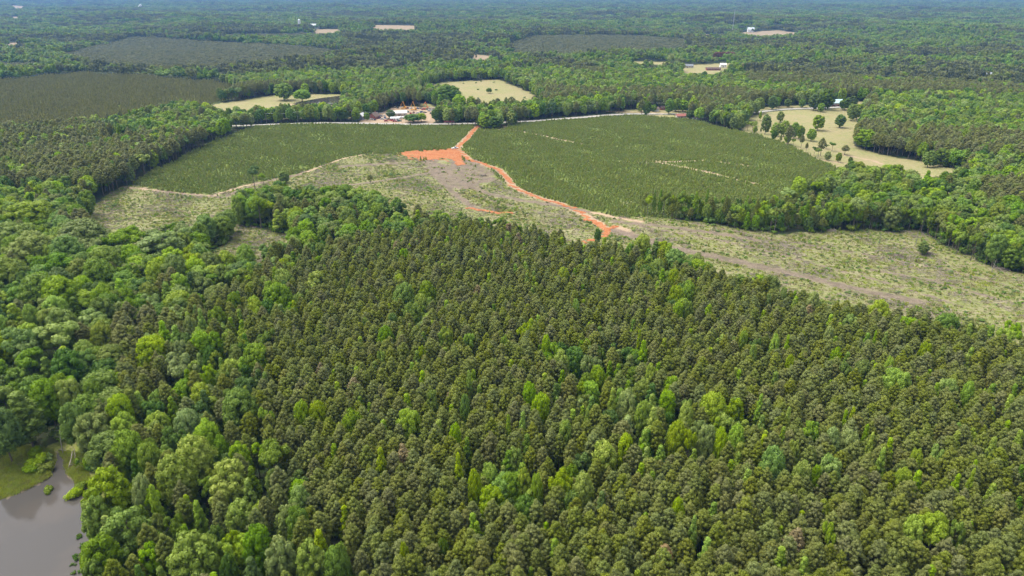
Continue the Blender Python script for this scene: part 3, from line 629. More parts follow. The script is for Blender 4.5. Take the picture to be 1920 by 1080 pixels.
# ------------------------------------------------------------------ the forest: every tree's place and look
SHAPES = dict(pine=[11, 12, 13, 14, 15, 16], round=[21, 22, 23, 24], cone=[31, 32, 33], open=[41, 42, 43], full=[51, 52, 53])
def clear_of(x, y, arr, f, add=0):
    k = np.ones(len(x), bool)
    for cx, cy_, r in arr: k &= (x - cx) ** 2 + (y - cy_) ** 2 > (r * f + add) ** 2
    return k
trees = []   # x,y,z, sxy, sz, rz, shape, seed, tint
def add_trees(sp, r0, r1, seed, want, fn):
    x, y = jgrid(sp, r0, r1, seed=seed); c = cover(x, y); k = np.isin(c, want)
    x, y, c = x[k], y[k], c[k]
    k = clear_of(x, y, SPX, .85, .6) & clear_of(x, y, FRX, .7, 1.0); x, y, c = x[k], y[k], c[k]
    k = ~or_in(x, y); x, y, c = x[k], y[k], c[k]
    z = H(x, y); g = np.random.default_rng(seed + 99)
    st = wav(x, y, 60, 3, 6)
    for i in range(len(x)):
        t = fn(c[i], g, st[i])
        if t: trees.append((x[i], y[i], z[i]) + t)
def pick_pine(g, brown=0):
    q = g.random(); tint = 'pine' if q < .52 else 'pine_grey' if q < .84 else 'pine_brown'
    if brown and q < brown: tint = 'pine_brown'
    return ('pine', int(g.choice(SHAPES['pine'])), tint)
def pick_hard(g, st=0.0, cone=.18):
    q = g.random() + .10 * st + .05
    tint = 'mid' if q < .38 else 'dark' if q < .52 else 'olive' if q < .72 else 'pale' if q < .84 else 'lime' if q < .94 else 'bright'
    s = g.random(); sh = 'cone' if s < cone else 'open' if s < cone + .22 else 'full' if s < cone + .40 else 'round'
    return (sh, int(g.choice(SHAPES[sh])), tint)
def f_pine(c, g, st):
    sh, sd_, ti = pick_pine(g); 
    if g.random() < .018: ti = 'pine_dead' if g.random() < .25 else 'pine_brown'
    s = g.uniform(.80, 1.16)
    if g.random() < .07 + .06 * max(0, st): sh, sd_, ti = 'cone', int(g.choice(SHAPES['cone'])), ('bright' if g.random() < .7 else 'mid'); return (s * .7, s * .88, g.uniform(0, 6.28), sh, sd_, ti)
    return (s * .86, .28 + .66 * s, g.uniform(0, 6.28), sh, sd_, ti)
def f_mixed(c, g, st):
    if g.random() < .40: return f_pine(c, g, st)
    sh, sd_, ti = pick_hard(g, st + 1.6, .3); s = g.uniform(.45, .72)
    if sh == 'cone': s *= 1.4
    return (s, g.uniform(.8, 1.0), g.uniform(0, 6.28), sh, sd_, ti)
def f_hard(c, g, st):
    if g.random() < .07: sh, sd_, ti = pick_pine(g, .5); s = 1.15
    else: sh, sd_, ti = pick_hard(g, st); s = g.uniform(.75, 1.15) * (1.3 if sh == 'cone' else 1)
    return (s, g.uniform(.85, 1.12), g.uniform(0, 6.28), sh, sd_, ti)
def f_bpine(c, g, st):
    if g.random() < .24 + .08 * st: return f_hard(c, g, st)
    sh, sd_, ti = pick_pine(g, .62); s = g.uniform(1.1, 1.45); return (s, g.uniform(.95, 1.15), g.uniform(0, 6.28), sh, sd_, ti)
add_trees(3.2, 75, 520, 1, [1], f_pine)
add_trees(4.6, 75, 520, 2, [10], f_mixed)
add_trees(6.6, 75, 1050, 3, [0], f_hard)
add_trees(5.2, 150, 1050, 4, [8], f_bpine)
def f_thin(c, g, st):
    if g.random() < .25: sh, sd_, ti = pick_pine(g); return (g.uniform(.7, .9), g.uniform(.5, .68), g.uniform(0, 6.28), sh, sd_, ti)
    sh, sd_, ti = pick_hard(g, st + .8, .35); s = g.uniform(.4, .62) * (1.5 if sh == 'cone' else 1)
    return (s, g.uniform(.48, .74), g.uniform(0, 6.28), sh, sd_, ti)
add_trees(4.2, 150, 700, 5, [11], f_thin)
for q_, sd_h in ((HEDGE, 41), (BELT[0], 42), (BELT[1], 43), (BELT[2], 44)):
    gh = np.random.default_rng(sd_h); x0, y0, x1, y1 = q_[:, 0].min(), q_[:, 1].min(), q_[:, 0].max(), q_[:, 1].max()
    m_ = int((x1 - x0) * (y1 - y0) / 34); hx, hy = gh.uniform(x0, x1, m_), gh.uniform(y0, y1, m_)
    ok = inside(q_, hx, hy) & (cover(hx, hy) == 0) & clear_of(hx, hy, FRX, .7, 1.0); hx, hy = hx[ok], hy[ok]
    for a_, b_ in zip(hx, hy):
        t_ = f_hard(0, gh, -.6); trees.append((a_, b_, Hs(a_, b_), t_[0] * .8, t_[1] * .85) + t_[2:])
# spec trees
KTINT = dict(b='bright', p='pale', g='mid', d='dark', o='olive', c='bright', t='mid', n='pine_brown', r='pine_dead')
gs = np.random.default_rng(5); special = []
for (x, y, dm, k) in spec:
    u, v = project(x, y, 11.5)
    if k == 'c': sh, s, sz = 'cone', dm / 4.2, gs.uniform(1.06, 1.18)
    elif k == 't': sh, s, sz = 'cone', dm / 5.6, 1.25
    elif k == 'r': sh, s, sz = 'pine', dm / 5.4, 1.0
    else: q_ = gs.random(); sh = 'full' if (v > 890 and u < 260) or q_ > .82 else 'round' if q_ < .6 else 'open'; s, sz = dm / 9.6, min(1.32, max(1.10, .85 + dm / 26))
    if k == 'd' and dm < 6: sz = .95
    z = Hs(x, y); special.append((x, y, z, s, sz, gs.uniform(0, 6.28), sh, int(gs.choice(SHAPES[sh])), 'lime' if k == 'b' and dm > 9.5 else KTINT[k]))
allt = trees + special
AX = np.array([t[:5] for t in allt]); dist = np.sqrt(AX[:, 0] ** 2 + AX[:, 1] ** 2 + (CAMH - 11) ** 2)
pu, pv = project(AX[:, 0], AX[:, 1], AX[:, 2] + 12 * AX[:, 4])
isp = np.array([t[6] == 'pine' for t in allt]); isc = np.array([t[6] == 'cone' for t in allt]); ish = ~isp & ~isc
size = np.where(isp, 5.2, np.where(isc, 5, 9.2)) * AX[:, 3] / dist
inv = (pu > 6) & (pu < 1914) & (pv > 6) & (pv < 1076)
single = np.zeros(len(allt), bool)
for kind_m, cap in ((isp, 296), (ish, 278 - sum(1 for f in free if f[4] != 'n')), (isc, 150)):
    idx = np.where(kind_m & inv)[0]; idx = idx[np.argsort(-size[idx])][:cap]; single[idx] = True
TW = dict(pine='olive-green', pine_grey='grey-green', pine_brown='brownish-green', pine_dead='rusty half-dead', bright='yellow-green', lime='lime-green', mid='fresh green', dark='deep green', pale='pale frosted', olive='dull olive', red='dark red')
SW = dict(full='full broadleaf tree', pine='pine', round='domed broadleaf tree', cone='pointed broadleaf tree', open='loose broadleaf tree')
NM = dict(full='broadleaf_tree', pine='pine_tree', round='broadleaf_tree', open='broadleaf_tree', cone='conical_tree')
GR = dict(full='broadleaf trees nearest the camera', pine='plantation pines nearest the camera', round='broadleaf trees nearest the camera', open='broadleaf trees nearest the camera', cone='narrow young broadleaf trees among the pines')
mcache = {}
def make_tree(x, y, z, sx, sz, rz, sh, seed, ti, label, group):
    key = (sh, seed, ti)
    if key not in mcache: mcache[key] = tree_meshes(sh, seed, ti)
    cm, tm = mcache[key]
    e = empty(NM[sh], (x, y, z - .05), rz, label=label, cat_='pine tree' if sh == 'pine' else 'tree', group=group); e.scale = (sx, sx, sz)
    link('crown', cm, e); link('trunk', tm, e); return e
used = set()
ONES = 'zero one two three four five six seven eight nine ten eleven twelve thirteen fourteen fifteen sixteen seventeen eighteen nineteen'.split()
TENS = 'x x twenty thirty forty fifty sixty seventy eighty ninety'.split()
def words_of(n):
    n = int(n)
    return 'one hundred' if n >= 100 else ONES[n] if n < 20 else TENS[n // 10] + ('-' + ONES[n % 10] if n % 10 else '')
def where(u, v): return f'{words_of(round(u / 19.2))} percent across and {words_of(round(v / 10.8))} percent down'
def unique(fmt, u, v):
    for du, dv in ((0, 0), (6, 0), (0, 4), (-6, 0), (0, -4), (6, 4), (-6, -4), (6, -4), (-6, 4), (11, 0), (-11, 0), (0, 8), (0, -8), (11, 6), (-11, 6), (11, -6), (-11, -6), (19, 0), (-19, 0)):
        lab = fmt.format(where(u + du, v + dv))
        if lab not in used: break
    used.add(lab); return lab
for i in np.where(single)[0]:
    t = allt[i]; make_tree(*t[:9], unique(TW[t[8]] + ' ' + SW[t[6]] + ' {}', pu[i], pv[i] - 2), GR[t[6]])
for x, y, hm, wm, k, lab in free:
    sh = 'pine' if k == 'n' else ('round' if wm / hm > 1.15 else 'open' if 'bare' in lab else 'full'); base = dict(pine=(5.4, 15.0), round=(9.6, 13.8), open=(8.4, 13.6), full=(8.6, 13.4))[sh]
    make_tree(x, y, Hs(x, y), wm / base[0], hm / base[1], random.uniform(0, 6.28), sh, random.choice(SHAPES[sh]), (KTINT[k] if k != 'g' else random.choice(['mid', 'lime', 'mid'])), lab, None)

ge2 = np.random.default_rng(77)
EDG = [(1392, 240), (1400, 245), (1409, 249), (1418, 252), (1427, 249), (1444, 262), (1452, 266), (1463, 271), (1474, 273), (1486, 279), (1500, 281), (1510, 287), (1526, 291), (1533, 297), (1552, 300), (1570, 303), (1590, 306), (1404, 232), (1415, 236), (1424, 226), (1436, 233)]
for u, v in EDG:
    x, y = ground(u + ge2.normal() * 1.5, v + ge2.normal() * .8); hz_ = ge2.uniform(.38, .72); sh = ['full', 'cone', 'open', 'pine'][ge2.choice(4, p=[.45, .2, .25, .1])]; ti = ['lime', 'mid', 'olive', 'dark', 'pale'][ge2.integers(5)] if sh != 'pine' else 'pine_brown'
    make_tree(x, y, Hs(x, y), hz_ * ge2.uniform(.8, 1.2), hz_, ge2.uniform(0, 6), sh, SHAPES[sh][0], ti, unique('small ' + TW[ti] + ' pasture-edge tree {}', u, v), 'small trees along the lower edge of the right pasture')
def forest(name, label, cat_, sel):
    keys = {}; pts = []; rot = []; scl = []; pk = []
    for i in sel:
        t = allt[i]; lod = 1 if dist[i] < 520 else 0
        key = (t[6], t[7], t[8], lod)
        if key not in keys: keys[key] = len(keys)
        pts.append((t[0], t[1], t[2] - .05)); rot.append((0, 0, t[5])); scl.append((t[3], t[3], t[4])); pk.append(keys[key])
    if pts: scatter(name, label, cat_, pts, rot, scl, pk, [proto(*k) for k in keys])
rest = np.where(~single)[0]
forest('pine_forest', 'mass of olive pine crowns filling the plantation behind the nearest rows', 'forest', [i for i in rest if isp[i]])
forest('broadleaf_forest', 'mass of mixed green broadleaf crowns around the fields and cutover', 'forest', [i for i in rest if not isp[i]])

# far canopy: patches of crowns
def canopy_band(name, label, sp, r0, r1, seed, n, span):
    pr_h = [clump('round', 100 + k + seed, ms, n, span) for k, ms in enumerate((['mid', 'dark', 'olive'], ['mid', 'dark', 'mid'], ['dark', 'mid', 'dark'], ['olive', 'mid', 'dark'], ['olive', 'mid', 'pale']))]
    pr_p = [clump('pine', 200 + k + seed, ms, int(n * 1.6), span) for k, ms in enumerate((['pine_far', 'pine_brown'], ['pine_far', 'pine_grey'], ['pine_far', 'pine_far']))]
    x, y = jgrid(sp, r0, r1, fov=39.5, seed=seed); c = cover(x, y); k = np.isin(c, [0, 8]); x, y, c = x[k], y[k], c[k]
    g = np.random.default_rng(seed); z = H(x, y)
    pk = np.where((c == 8) & (g.random(len(x)) > .12), 5 + g.integers(0, 3, len(x)), g.integers(0, 5, len(x)))
    pk = np.where((c == 0) & (g.random(len(x)) < .14), 5 + g.integers(0, 3, len(x)), pk)
    s = g.uniform(.85, 1.2, len(x)) * sp / span * 1.03; hz = g.uniform(.68, 1.28, len(x))
    hz *= 1 + .12 * wav(x, y, 260, 1)
    scatter(name, label, 'forest', np.stack([x, y, z - .3], 1), np.stack([0 * x, 0 * x, g.uniform(0, 6.28, len(x))], 1), np.stack([s, s, hz], 1), pk, pr_h + pr_p)
canopy_band('middle_distance_forest', 'patchwork of green and dark woods in the middle distance', 15.0, 1050, 2400, 61, 5, 15.0)
canopy_band('distant_forest', 'hazy blue-green woods reaching to the horizon', 26.0, 2400, 9000, 62, 12, 26.0)

# ------------------------------------------------------------------ low growth
def small_cone(seed, mt, h=2.0, r=.7, n=110, s=.22):
    g = np.random.default_rng(seed); C = []; Rb = []
    for i in range(6):
        t = i / 6; C.append((g.normal() * .06, g.normal() * .06, h * (.25 + .7 * t))); Rb.append(r * (1 - t) * .75 + .1)
    V, F, T = foliage(C, Rb, n // 6, s, seed, .9, .4, lod=0); return bpy.data.objects.new('source_sapling', mesh_from('sapling', V, F, [M[mt]], tint=T))
def small_bush(seed, mt, r=1.0, n=120, s=.2, nb=6, flat=.7):
    g = np.random.default_rng(seed); C = [(g.normal() * r * .45, g.normal() * r * .45, r * (.4 + .35 * g.random())) for _ in range(nb)]; Rb = [r * (.35 + .25 * g.random()) for _ in range(nb)]
    V, F, T = foliage(C, Rb, n // nb, s, seed, flat, .6, lod=0); return bpy.data.objects.new('source_bush', mesh_from('bush', V, F, [M[mt]], tint=T))
def tuft(seed, mt, n=26, h=.7, sp=.45):
    g = np.random.default_rng(seed); V = []; F = []
    for i in range(n):
        a = g.uniform(0, 6.28); b = g.normal(size=2) * sp; d = np.array([math.cos(a), math.sin(a)]); t = np.array([*(b + d * h * .6 * g.random()), h * g.uniform(.6, 1.1)]); pz = np.array([-d[1], d[0], 0]) * .07
        o = len(V); V += [np.array([*b, 0]) - pz, np.array([*b, 0]) + pz, t]; F.append((o, o + 1, o + 2))
    return bpy.data.objects.new('source_tuft', mesh_from('tuft', V, np.array(F), [M[mt]], tint=g.random(len(V))))
def sticks(seed, n=9):
    g = np.random.default_rng(seed); ps = []
    for i in range(n):
        a = g.uniform(0, 3.14); c = g.normal(size=2) * .9; L = g.uniform(.4, 1.8); d = np.array([math.cos(a), math.sin(a), g.normal() * .12]) * L
        p = np.array([c[0], c[1], g.uniform(.05, .3)]); ps.append(tube([p - d, p + d], [.07, .04], 4))
    V, F = cat(ps); return bpy.data.objects.new('source_slash', mesh_from('slash', V, F, [M['slash']], tint=np.zeros(len(V))))
def field(name, label, cat_, sp, r0, r1, seed, codes, protos, smin, smax, prob=None, weights=None, flatz=1.0, avoid=True):
    x, y = jgrid(sp, r0, r1, seed=seed); c = cover(x, y); k = np.isin(c, codes)
    x, y = x[k], y[k]; g = np.random.default_rng(seed)
    if prob is not None: k = g.random(len(x)) < prob(x, y); x, y = x[k], y[k]
    k = ~or_in(x, y); x, y = x[k], y[k]
    if avoid:
        k = np.ones(len(x), bool)
        for ln, wd in GREYL: k &= ~((segdist(ln, x, y) < wd * 1.0))
        for ln, wd in TANL: k &= ~((segdist(ln, x, y) < wd * .8))
        for q in GREYP: k &= ~(inside(q, x, y) & (g.random(len(x)) < .93))
        x, y = x[k], y[k]
    s = g.uniform(smin, smax, len(x)) * (1 + .15 * wav(x, y, 40, 6)); n = len(x)
    if not n: return
    z = H(x, y)
    scatter(name, label, cat_, np.stack([x, y, z - .03], 1), np.stack([0 * x, 0 * x, g.uniform(0, 6.28, n)], 1), np.stack([s, s, s * flatz * g.uniform(.8, 1.25, n)], 1), g.choice(len(protos), n, p=weights), protos)
sapp = [small_cone(300, 'sap', 1.7, .8), small_cone(301, 'sap', 2.0, .85), small_cone(302, 'sap', 1.3, .9), small_bush(303, 'sap', 1.1)]
def holes(x, y): return np.clip(1.1 - sstep(1.2, 1.8, wav(x, y, 34, 5, 7)) * .45 - sstep(1.0, 1.7, wav(x, y, 11, 11, 7)) * .25, 0, 1)
field('pine_saplings', 'waist-high pine saplings covering the two replanted fields', 'saplings', 1.6, 300, 1000, 71, [3], sapp, .74, 1.2, holes, [.36, .3, .2, .14])
yp = [small_cone(310, 'young', 4.6, 1.5, 150, .42), small_cone(311, 'young', 4.2, 1.6, 150, .42), small_cone(312, 'young', 5.0, 1.4, 150, .42), small_cone(313, 'pine_brown', 4.6, 1.5, 150, .42)]
field('young_pine_plantation', 'fine textured brownish young pines on the far left planting blocks', 'plantation', 2.7, 500, 1300, 72, [2], yp, .8, 1.15, None, [.35, .3, .25, .1], avoid=False)
field('distant_pine_plantation', 'dark even young pine blocks farther off', 'plantation', 5.2, 1300, 6500, 73, [2], [small_bush(320, 'young_far', 3.4, 150, .8, 8, .9), small_bush(321, 'pine_far', 3.4, 150, .8, 8, .9)], .85, 1.15, None, None, avoid=False)
bush = [small_bush(330, 'shrub', .8), small_bush(331, 'shrub', 1.1, 150), small_bush(332, 'mid', .9), small_cone(333, 'sap', 1.6, .7)]
def pat(x, y): return np.clip(.30 + .55 * sstep(-.3, 1.0, wav(x, y, 30, 7, 7)), 0, 1)
field('regrowth_shrubs', 'scattered knee-high green regrowth dotting the cutover', 'shrubs', 2.4, 180, 700, 74, [4], bush, .35, 1.0, pat, [.35, .2, .25, .2])
tufts = [tuft(340, 'straw'), tuft(341, 'straw', 34, .5), tuft(342, 'grassg')]
field('dry_grass', 'straw-coloured grass and weeds over the cutover ground', 'grass', 1.55, 180, 620, 75, [4], tufts, .6, 1.3, lambda x, y: .75 + 0 * x, [.30, .24, .46])
field('logging_slash', 'grey branches and logging debris strewn on the cutover', 'debris', 3.4, 180, 620, 76, [4], [sticks(350), sticks(351), sticks(352, 14)], .6, 1.5, lambda x, y: np.clip(.35 + .4 * wav(x, y, 45, 2, 6), 0, 1), None)
field('undergrowth', 'bright green low undergrowth between the pine trunks', 'undergrowth', 3.0, 75, 620, 77, [1, 10, 0, 11], [small_bush(360, 'mid', 1.7, 190, .26, 8), small_bush(361, 'shrub', 1.9, 190, .26, 8), small_bush(362, 'dark', 1.8, 190, .26, 8)], .6, 1.25, lambda x, y: np.clip(.7 + .3 * wav(x, y, 25, 4, 6), 0, 1), [.45, .3, .25], avoid=False, flatz=1.5)
# brush along the near wood edges and on the pond bank
def ptsfield(name, label, cat_, polys, sp, protos, smin, smax, seed, weights=None, excl=None):
    g = np.random.default_rng(seed); xs = []; ys = []
    for q in polys:
        x0, y0, x1, y1 = bb(q, pad=1); x, y = np.meshgrid(np.arange(x0, x1, sp), np.arange(y0, y1, sp)); x = x.ravel() + g.uniform(-.5, .5, x.size) * sp; y = y.ravel() + g.uniform(-.5, .5, y.size) * sp
        k = inside(q, x, y); 
        if excl is not None: k &= ~inside(excl, x, y)
        xs.append(x[k]); ys.append(y[k])
    x = np.concatenate(xs); y = np.concatenate(ys); n = len(x); s = g.uniform(smin, smax, n)
    scatter(name, label, cat_, np.stack([x, y, H(x, y) - .03], 1), np.stack([0 * x, 0 * x, g.uniform(0, 6.28, n)], 1), np.stack([s, s, s], 1), g.choice(len(protos), n, p=weights), protos)
ptsfield('bank_grass', 'tall yellow-green grass on the bank of the muddy pond', 'grass', [BANK, BANK2], .42, [tuft(370, 'grassg', 30, .6, .3), tuft(371, 'straw', 30, .6, .3), tuft(372, 'grassg', 40, .8, .3)], .5, 1.1, 80, [.45, .15, .4], POND)

# ------------------------------------------------------------------ woodland edge stems, dead trees
def snag(label, u, v, hp, lean=0.0, kinds='deadwood', branches=5):
    x, y = ground(u, v); sl = math.sqrt(x * x + y * y + CAMH ** 2); h = hp * sl / FPX * 1.04; r = .011 * h + .07
    ps = [tube([(0, 0, -.3), (lean * .3, 0, h * .5), (lean, .1, h)], [r, r * .75, r * .3])]
    o = empty('dead_tree', (x, y, Hs(x, y)), random.uniform(0, 6), label=label, cat_='dead tree')
    link('trunk', mesh_from('trunk', *ps[0], [M[kinds]], smooth=True), o)
    for i in range(branches):
        a = i * 2.4; z = h * (.5 + .45 * i / branches); L = h * .16
        link('branch', mesh_from('branch', *tube([(lean * z / h, 0, z), (lean * z / h + math.cos(a) * L, math.sin(a) * L, z + L * .5)], [r * .35, r * .1], 4), [M[kinds]]), o)
snag('white bleached dead trunk at the foot of the strip of trees', 1451, 439, 26)
snag('leaning dead stem at the cutover edge, left of a taller one', 1649, 452, 20, .6)
snag('tall pale dead stem on the right cutover near the woods', 1718, 453, 24)
snag('thin dead stem where the tree strip begins', 1333, 419, 16, .3)
snag('dead snag standing by the inlet of the muddy pond', 118, 850, 46, 1.2)
snag('small grey snag in front of the right-hand woods', 1860, 508, 22, .4)
def log(u, v, L, ang, label, r=.22):
    x, y = ground(u, v); o = empty('fallen_log', (x, y, Hs(x, y) + r * .9), ang, label=label, cat_='fallen log')
    g = np.random.default_rng(int(u)); link('stem', mesh_from('stem', *tube([(-L / 2, 0, 0), (0, .15, .1), (L / 2, 0, .25)], [r, r * .8, r * .35]), [M['deadwood']], smooth=True), o)
    for i in range(5):
        t = g.uniform(-.2, .5) * L; a = g.uniform(-1, 1); l = g.uniform(.8, 2.2); link('limb', mesh_from('limb', *tube([(t, 0, .1), (t + l * .6, math.sin(a) * l, .2 + .4 * abs(a))], [r * .3, r * .08], 4), [M['deadwood']]), o)
log(133, 862, 7.5, -1.15, 'long bleached log lying down the pond inlet'); log(140, 855, 6.5, -1.0, 'second bleached log beside the longest one at the inlet', .16); log(122, 846, 4.5, -.4, 'short crooked log across the head of the inlet', .15); log(147, 872, 5.0, -1.3, 'thin grey log nearest the water at the inlet', .12)
for i, (u, v, r, zz, mt, lab) in enumerate([(60, 884, 1.9, 0, 'bright', 'yellow-green bush on the grassy pond bank'), (74, 872, 2.5, 0, 'bright', 'largest yellow-green bush leaning towards the pond inlet'), (86, 880, 1.6, 0, 'olive', 'dull green bush at the very edge of the inlet'), (66, 852, 1.8, 0, 'bright', 'yellow-green bush at the top of the grassy bank'), (90, 862, 1.2, 0, 'pale', 'small whitish bush beside the pond inlet'), (142, 928, 1.9, -.6, 'bright', 'flooded yellow-green bush standing in the pond inlet'), (152, 914, 1.6, -.4, 'olive', 'duller flooded bush next to the yellow-green one in the inlet'), (88, 918, 1.1, -.7, 'olive', 'low drowned bush at the mouth of the inlet')]):
    x, y = ground(u, v); o = empty('bank_bush', (x, y, zz), i, label=lab, cat_='bush')
    link('foliage', small_bush(700 + i, mt, r, 900, .26, 9, .9).data, o); link('stem', mesh_from('stem', *cat([tube([(0, 0, -.4), (math.cos(j * 2.1) * r * .5, math.sin(j * 2.1) * r * .5, r * .8)], [.09, .03], 4) for j in range(3)]), [M['bark']]), o)
for i, (u, v, r, lab) in enumerate([(1688, 474, 2.6, 'reddish brush pile on the right cutover'), (1741, 469, 2.4, 'brown brush pile beside the lone scrubby cutover tree'), (1878, 503, 2.8, 'brush pile at the foot of the right-hand woods'), (1560, 432, 2.2, 'grey brush pile at the back edge of the right cutover'), (905, 330, 1.8, 'small brush pile on the grey landing')]):
    x, y = ground(u, v); gg = np.random.default_rng(900 + i); ps = []
    for j in range(60):
        a = gg.uniform(0, 3.14); L = gg.uniform(.6, 1.9); c = gg.normal(size=2) * r * .5; d = np.array([math.cos(a), math.sin(a), gg.normal() * .25]) * L; p = np.array([c[0], c[1], max(.1, (1.1 - .5 * np.hypot(*c) / r) * gg.random())]); ps.append(tube([p - d, p + d], [.10, .05], 4))
    o = link('brush_pile', mesh_from('brush_pile', *cat(ps), [M['slash' if i > 1 else 'bark']])); o.location = (x, y, Hs(x, y)); tag(o, lab, 'brush pile')
wg = np.random.default_rng(12)
for i, (u, v) in enumerate([(150, 1000), (148, 1007), (141, 1040), (134, 1058), (136, 1072), (150, 1068), (158, 1050), (143, 1046), (155, 1020)]):
    x, y = ground(u, v); g = small_bush(400 + i, 'dark', 1.0, 160, .2, 5, .7).data
    o = link('water_weed', g); o.location = (x, y, -.62); o.scale = (.7, .7, .7); tag(o, ['northernmost weed tuft near the pond shore', 'weed tuft just below the northernmost one in the pond', 'weed tuft with open water on both sides, mid row', 'weed tuft farthest out from the pond shore', 'weed tuft nearest the bottom edge of the photo', 'weed tuft shoreward of the bottom-edge one', 'weed tuft closest to the bank shrubs', 'weed tuft close behind the mid-row tuft', 'weed tuft hugging the shore line above the mid row'][i], 'water plant', 'weed tufts along the pond edge')
ptsfield('shore_brush', 'brushy growth along the muddy pond shore', 'shrubs', [P('160,912 185,935 195,970 205,1000 200,1060 180,1110 152,1110 160,1060 178,1040 190,1000 177,965 180,940 165,922')], 1.1, [small_bush(381, 'shrub', .8), small_bush(382, 'straw', .7)], .6, 1.2, 81)
# stems showing at the cutover's wood edge
def stemmesh(seed):
    g = np.random.default_rng(seed); return g
EDGE = P('1200,410 1280,417 1450,439 1600,429 1720,430 1790,462 1850,492 1920,515 2050,565')
ge = np.random.default_rng(33)
seg = np.hypot(*np.diff(EDGE, axis=0).T); tot = seg.sum(); cum = np.concatenate([[0], np.cumsum(seg)])
ex = []; 
for q in np.arange(1, tot, 2.4):
    i = min(np.searchsorted(cum, q) - 1, len(seg) - 1); f = (q - cum[i]) / seg[i]; p = EDGE[i] * (1 - f) + EDGE[i + 1] * f
    ex.append((p[0] + ge.normal() * 1.5, p[1] + 2 + abs(ge.normal()) * 3.5))
ex = np.array(ex); n = len(ex)
scatter('edge_trees', 'slender pale-stemmed trees lining the back of the right cutover', 'forest', np.stack([ex[:, 0], ex[:, 1], H(ex[:, 0], ex[:, 1])], 1), np.stack([np.zeros(n), np.zeros(n), ge.uniform(0, 6, n)], 1), np.stack([ge.uniform(.45, .75, n)] * 2 + [ge.uniform(.8, 1.12, n)], 1),
        ge.integers(0, 5, n), [proto('open', 41, 'mid', 1), proto('open', 42, 'olive', 1), proto('cone', 31, 'mid', 1), proto('pine', 12, 'pine', 1), proto('open', 43, 'bright', 1)])

# ------------------------------------------------------------------ buildings, vehicles, poles
def box(x0, x1, y0, y1, z0, z1):
    V = np.array([(x, y, z) for z in (z0, z1) for x, y in ((x0, y0), (x1, y0), (x1, y1), (x0, y1))], float)
    return V, np.array([(0, 3, 2, 1), (4, 5, 6, 7), (0, 1, 5, 4), (1, 2, 6, 5), (2, 3, 7, 6), (3, 0, 4, 7)])
def at(u, v, h=0): x, y = ground(u, v, h); return x, y, Hs(x, y)
def part(name, geo, m, par): return link(name, mesh_from(name, geo[0], [geo[1]] if not isinstance(geo[1], list) else geo[1], [M[m]]), par)
def house(name, u, v, W, D, h, rh, rz, wallm, roofm, label, cat_='house', win=3, hip=0.0, chim=False, door=True, h0=0):
    o = empty(name, at(u, v, h0), rz, label=label, cat_=cat_)
    w2, d2 = W / 2, D / 2
    V, F = box(-w2, w2, -d2, d2, -.3, h)
    g = np.array([(-w2, -d2, h), (-w2, d2, h), (-w2, 0, h + rh - .05), (w2, -d2, h), (w2, d2, h), (w2, 0, h + rh - .05)], float)
    part('wall', (np.concatenate([V, g]), [F] + ([] if hip else [np.array([(8, 10, 9), (11, 12, 13)])])), wallm, o)
    e = .5; hx = hip * W / 2
    a = np.array([(-w2 - e, -d2 - e, h - .15), (w2 + e, -d2 - e, h - .15), (w2 + e, d2 + e, h - .15), (-w2 - e, d2 + e, h - .15), (-w2 - e + hx, 0, h + rh), (w2 + e - hx, 0, h + rh)], float)
    b = a.copy(); b[:, 2] -= .18; V = np.concatenate([a, b])
    F4 = np.array([(0, 1, 5, 4), (2, 3, 4, 5), (6, 10, 11, 7), (8, 11, 10, 9), (0, 6, 7, 1), (2, 8, 9, 3)]); F3 = np.array([(1, 2, 5), (3, 0, 4)]) if hip else np.array([(1, 2, 5)])[:0]
    rf = part('roof', (V, [F4, F3] if hip else [F4, np.array([(1, 7, 11, 5), (5, 11, 8, 2), (3, 9, 10, 4), (4, 10, 6, 0)])]), roofm, o)
    if chim: part('chimney', box(w2 * .4, w2 * .4 + .8, -.4, .4, h, h + rh + .9), 'brick', rf)
    for i in range(win):
        x = -w2 + W * (i + .5) / win + (.0 if not door else .6 * (i % 2))
        f = part('window', box(x - .6, x + .6, -d2 - .06, -d2 - .003, h * .4, h * .75), 'white', o); part('pane', box(x - .5, x + .5, -d2 - .08, -d2 - .062, h * .43, h * .72), 'glass', f)
    if door: part('door', box(-w2 * .1 - .5, -w2 * .1 + .5, -d2 - .05, -d2 - .003, 0, 2.1), 'door', o)
    return o
house('gabled_house', 678.5, 225, 8, 5.0, 3.8, 2.6, 1.35, 'greywall', 'white', 'narrow grey house with white-edged gable at the left of the scrapyard', win=2)
house('brown_roofed_house', 702, 223, 9, 8, 2.8, 3.0, 1.2, 'brick', 'brownroof', 'dark brown-roofed house beside the grey gabled one', chim=True)
house('white_roofed_shed', 750, 217, 14, 9, 3.2, 1.6, .1, 'tanwall', 'white', 'long shed with a bright white roof in the scrapyard', 'shed', door=True)
house('white_garage', 741, 226, 8, 5, 2.6, .9, .05, 'white', 'metalroof', 'low pale garage near the road in front of the white-roofed shed', 'garage', 2)
house('white_camper_cabin', 900, 219.5, 8, 4, 2.6, 1.3, -.3, 'white', 'white', 'small white cabin just behind the round thicket', 'cabin', 2)
house('small_cabin', 878, 224, 6, 4, 2.5, 1.2, .1, 'white', 'greyroof', 'small cabin among the roadside trees left of the thicket', 'cabin', 2)
house('red_roofed_shed', 1276, 221, 10, 7, 2.6, 1.8, .2, 'tanwall', 'brick', 'shed with dull red roof just below the white road', 'shed')
house('white_roadside_house', 1303, 224, 9, 6, 2.8, 1.7, -.4, 'white', 'brownroof', 'white house half hidden right of the dull red shed')
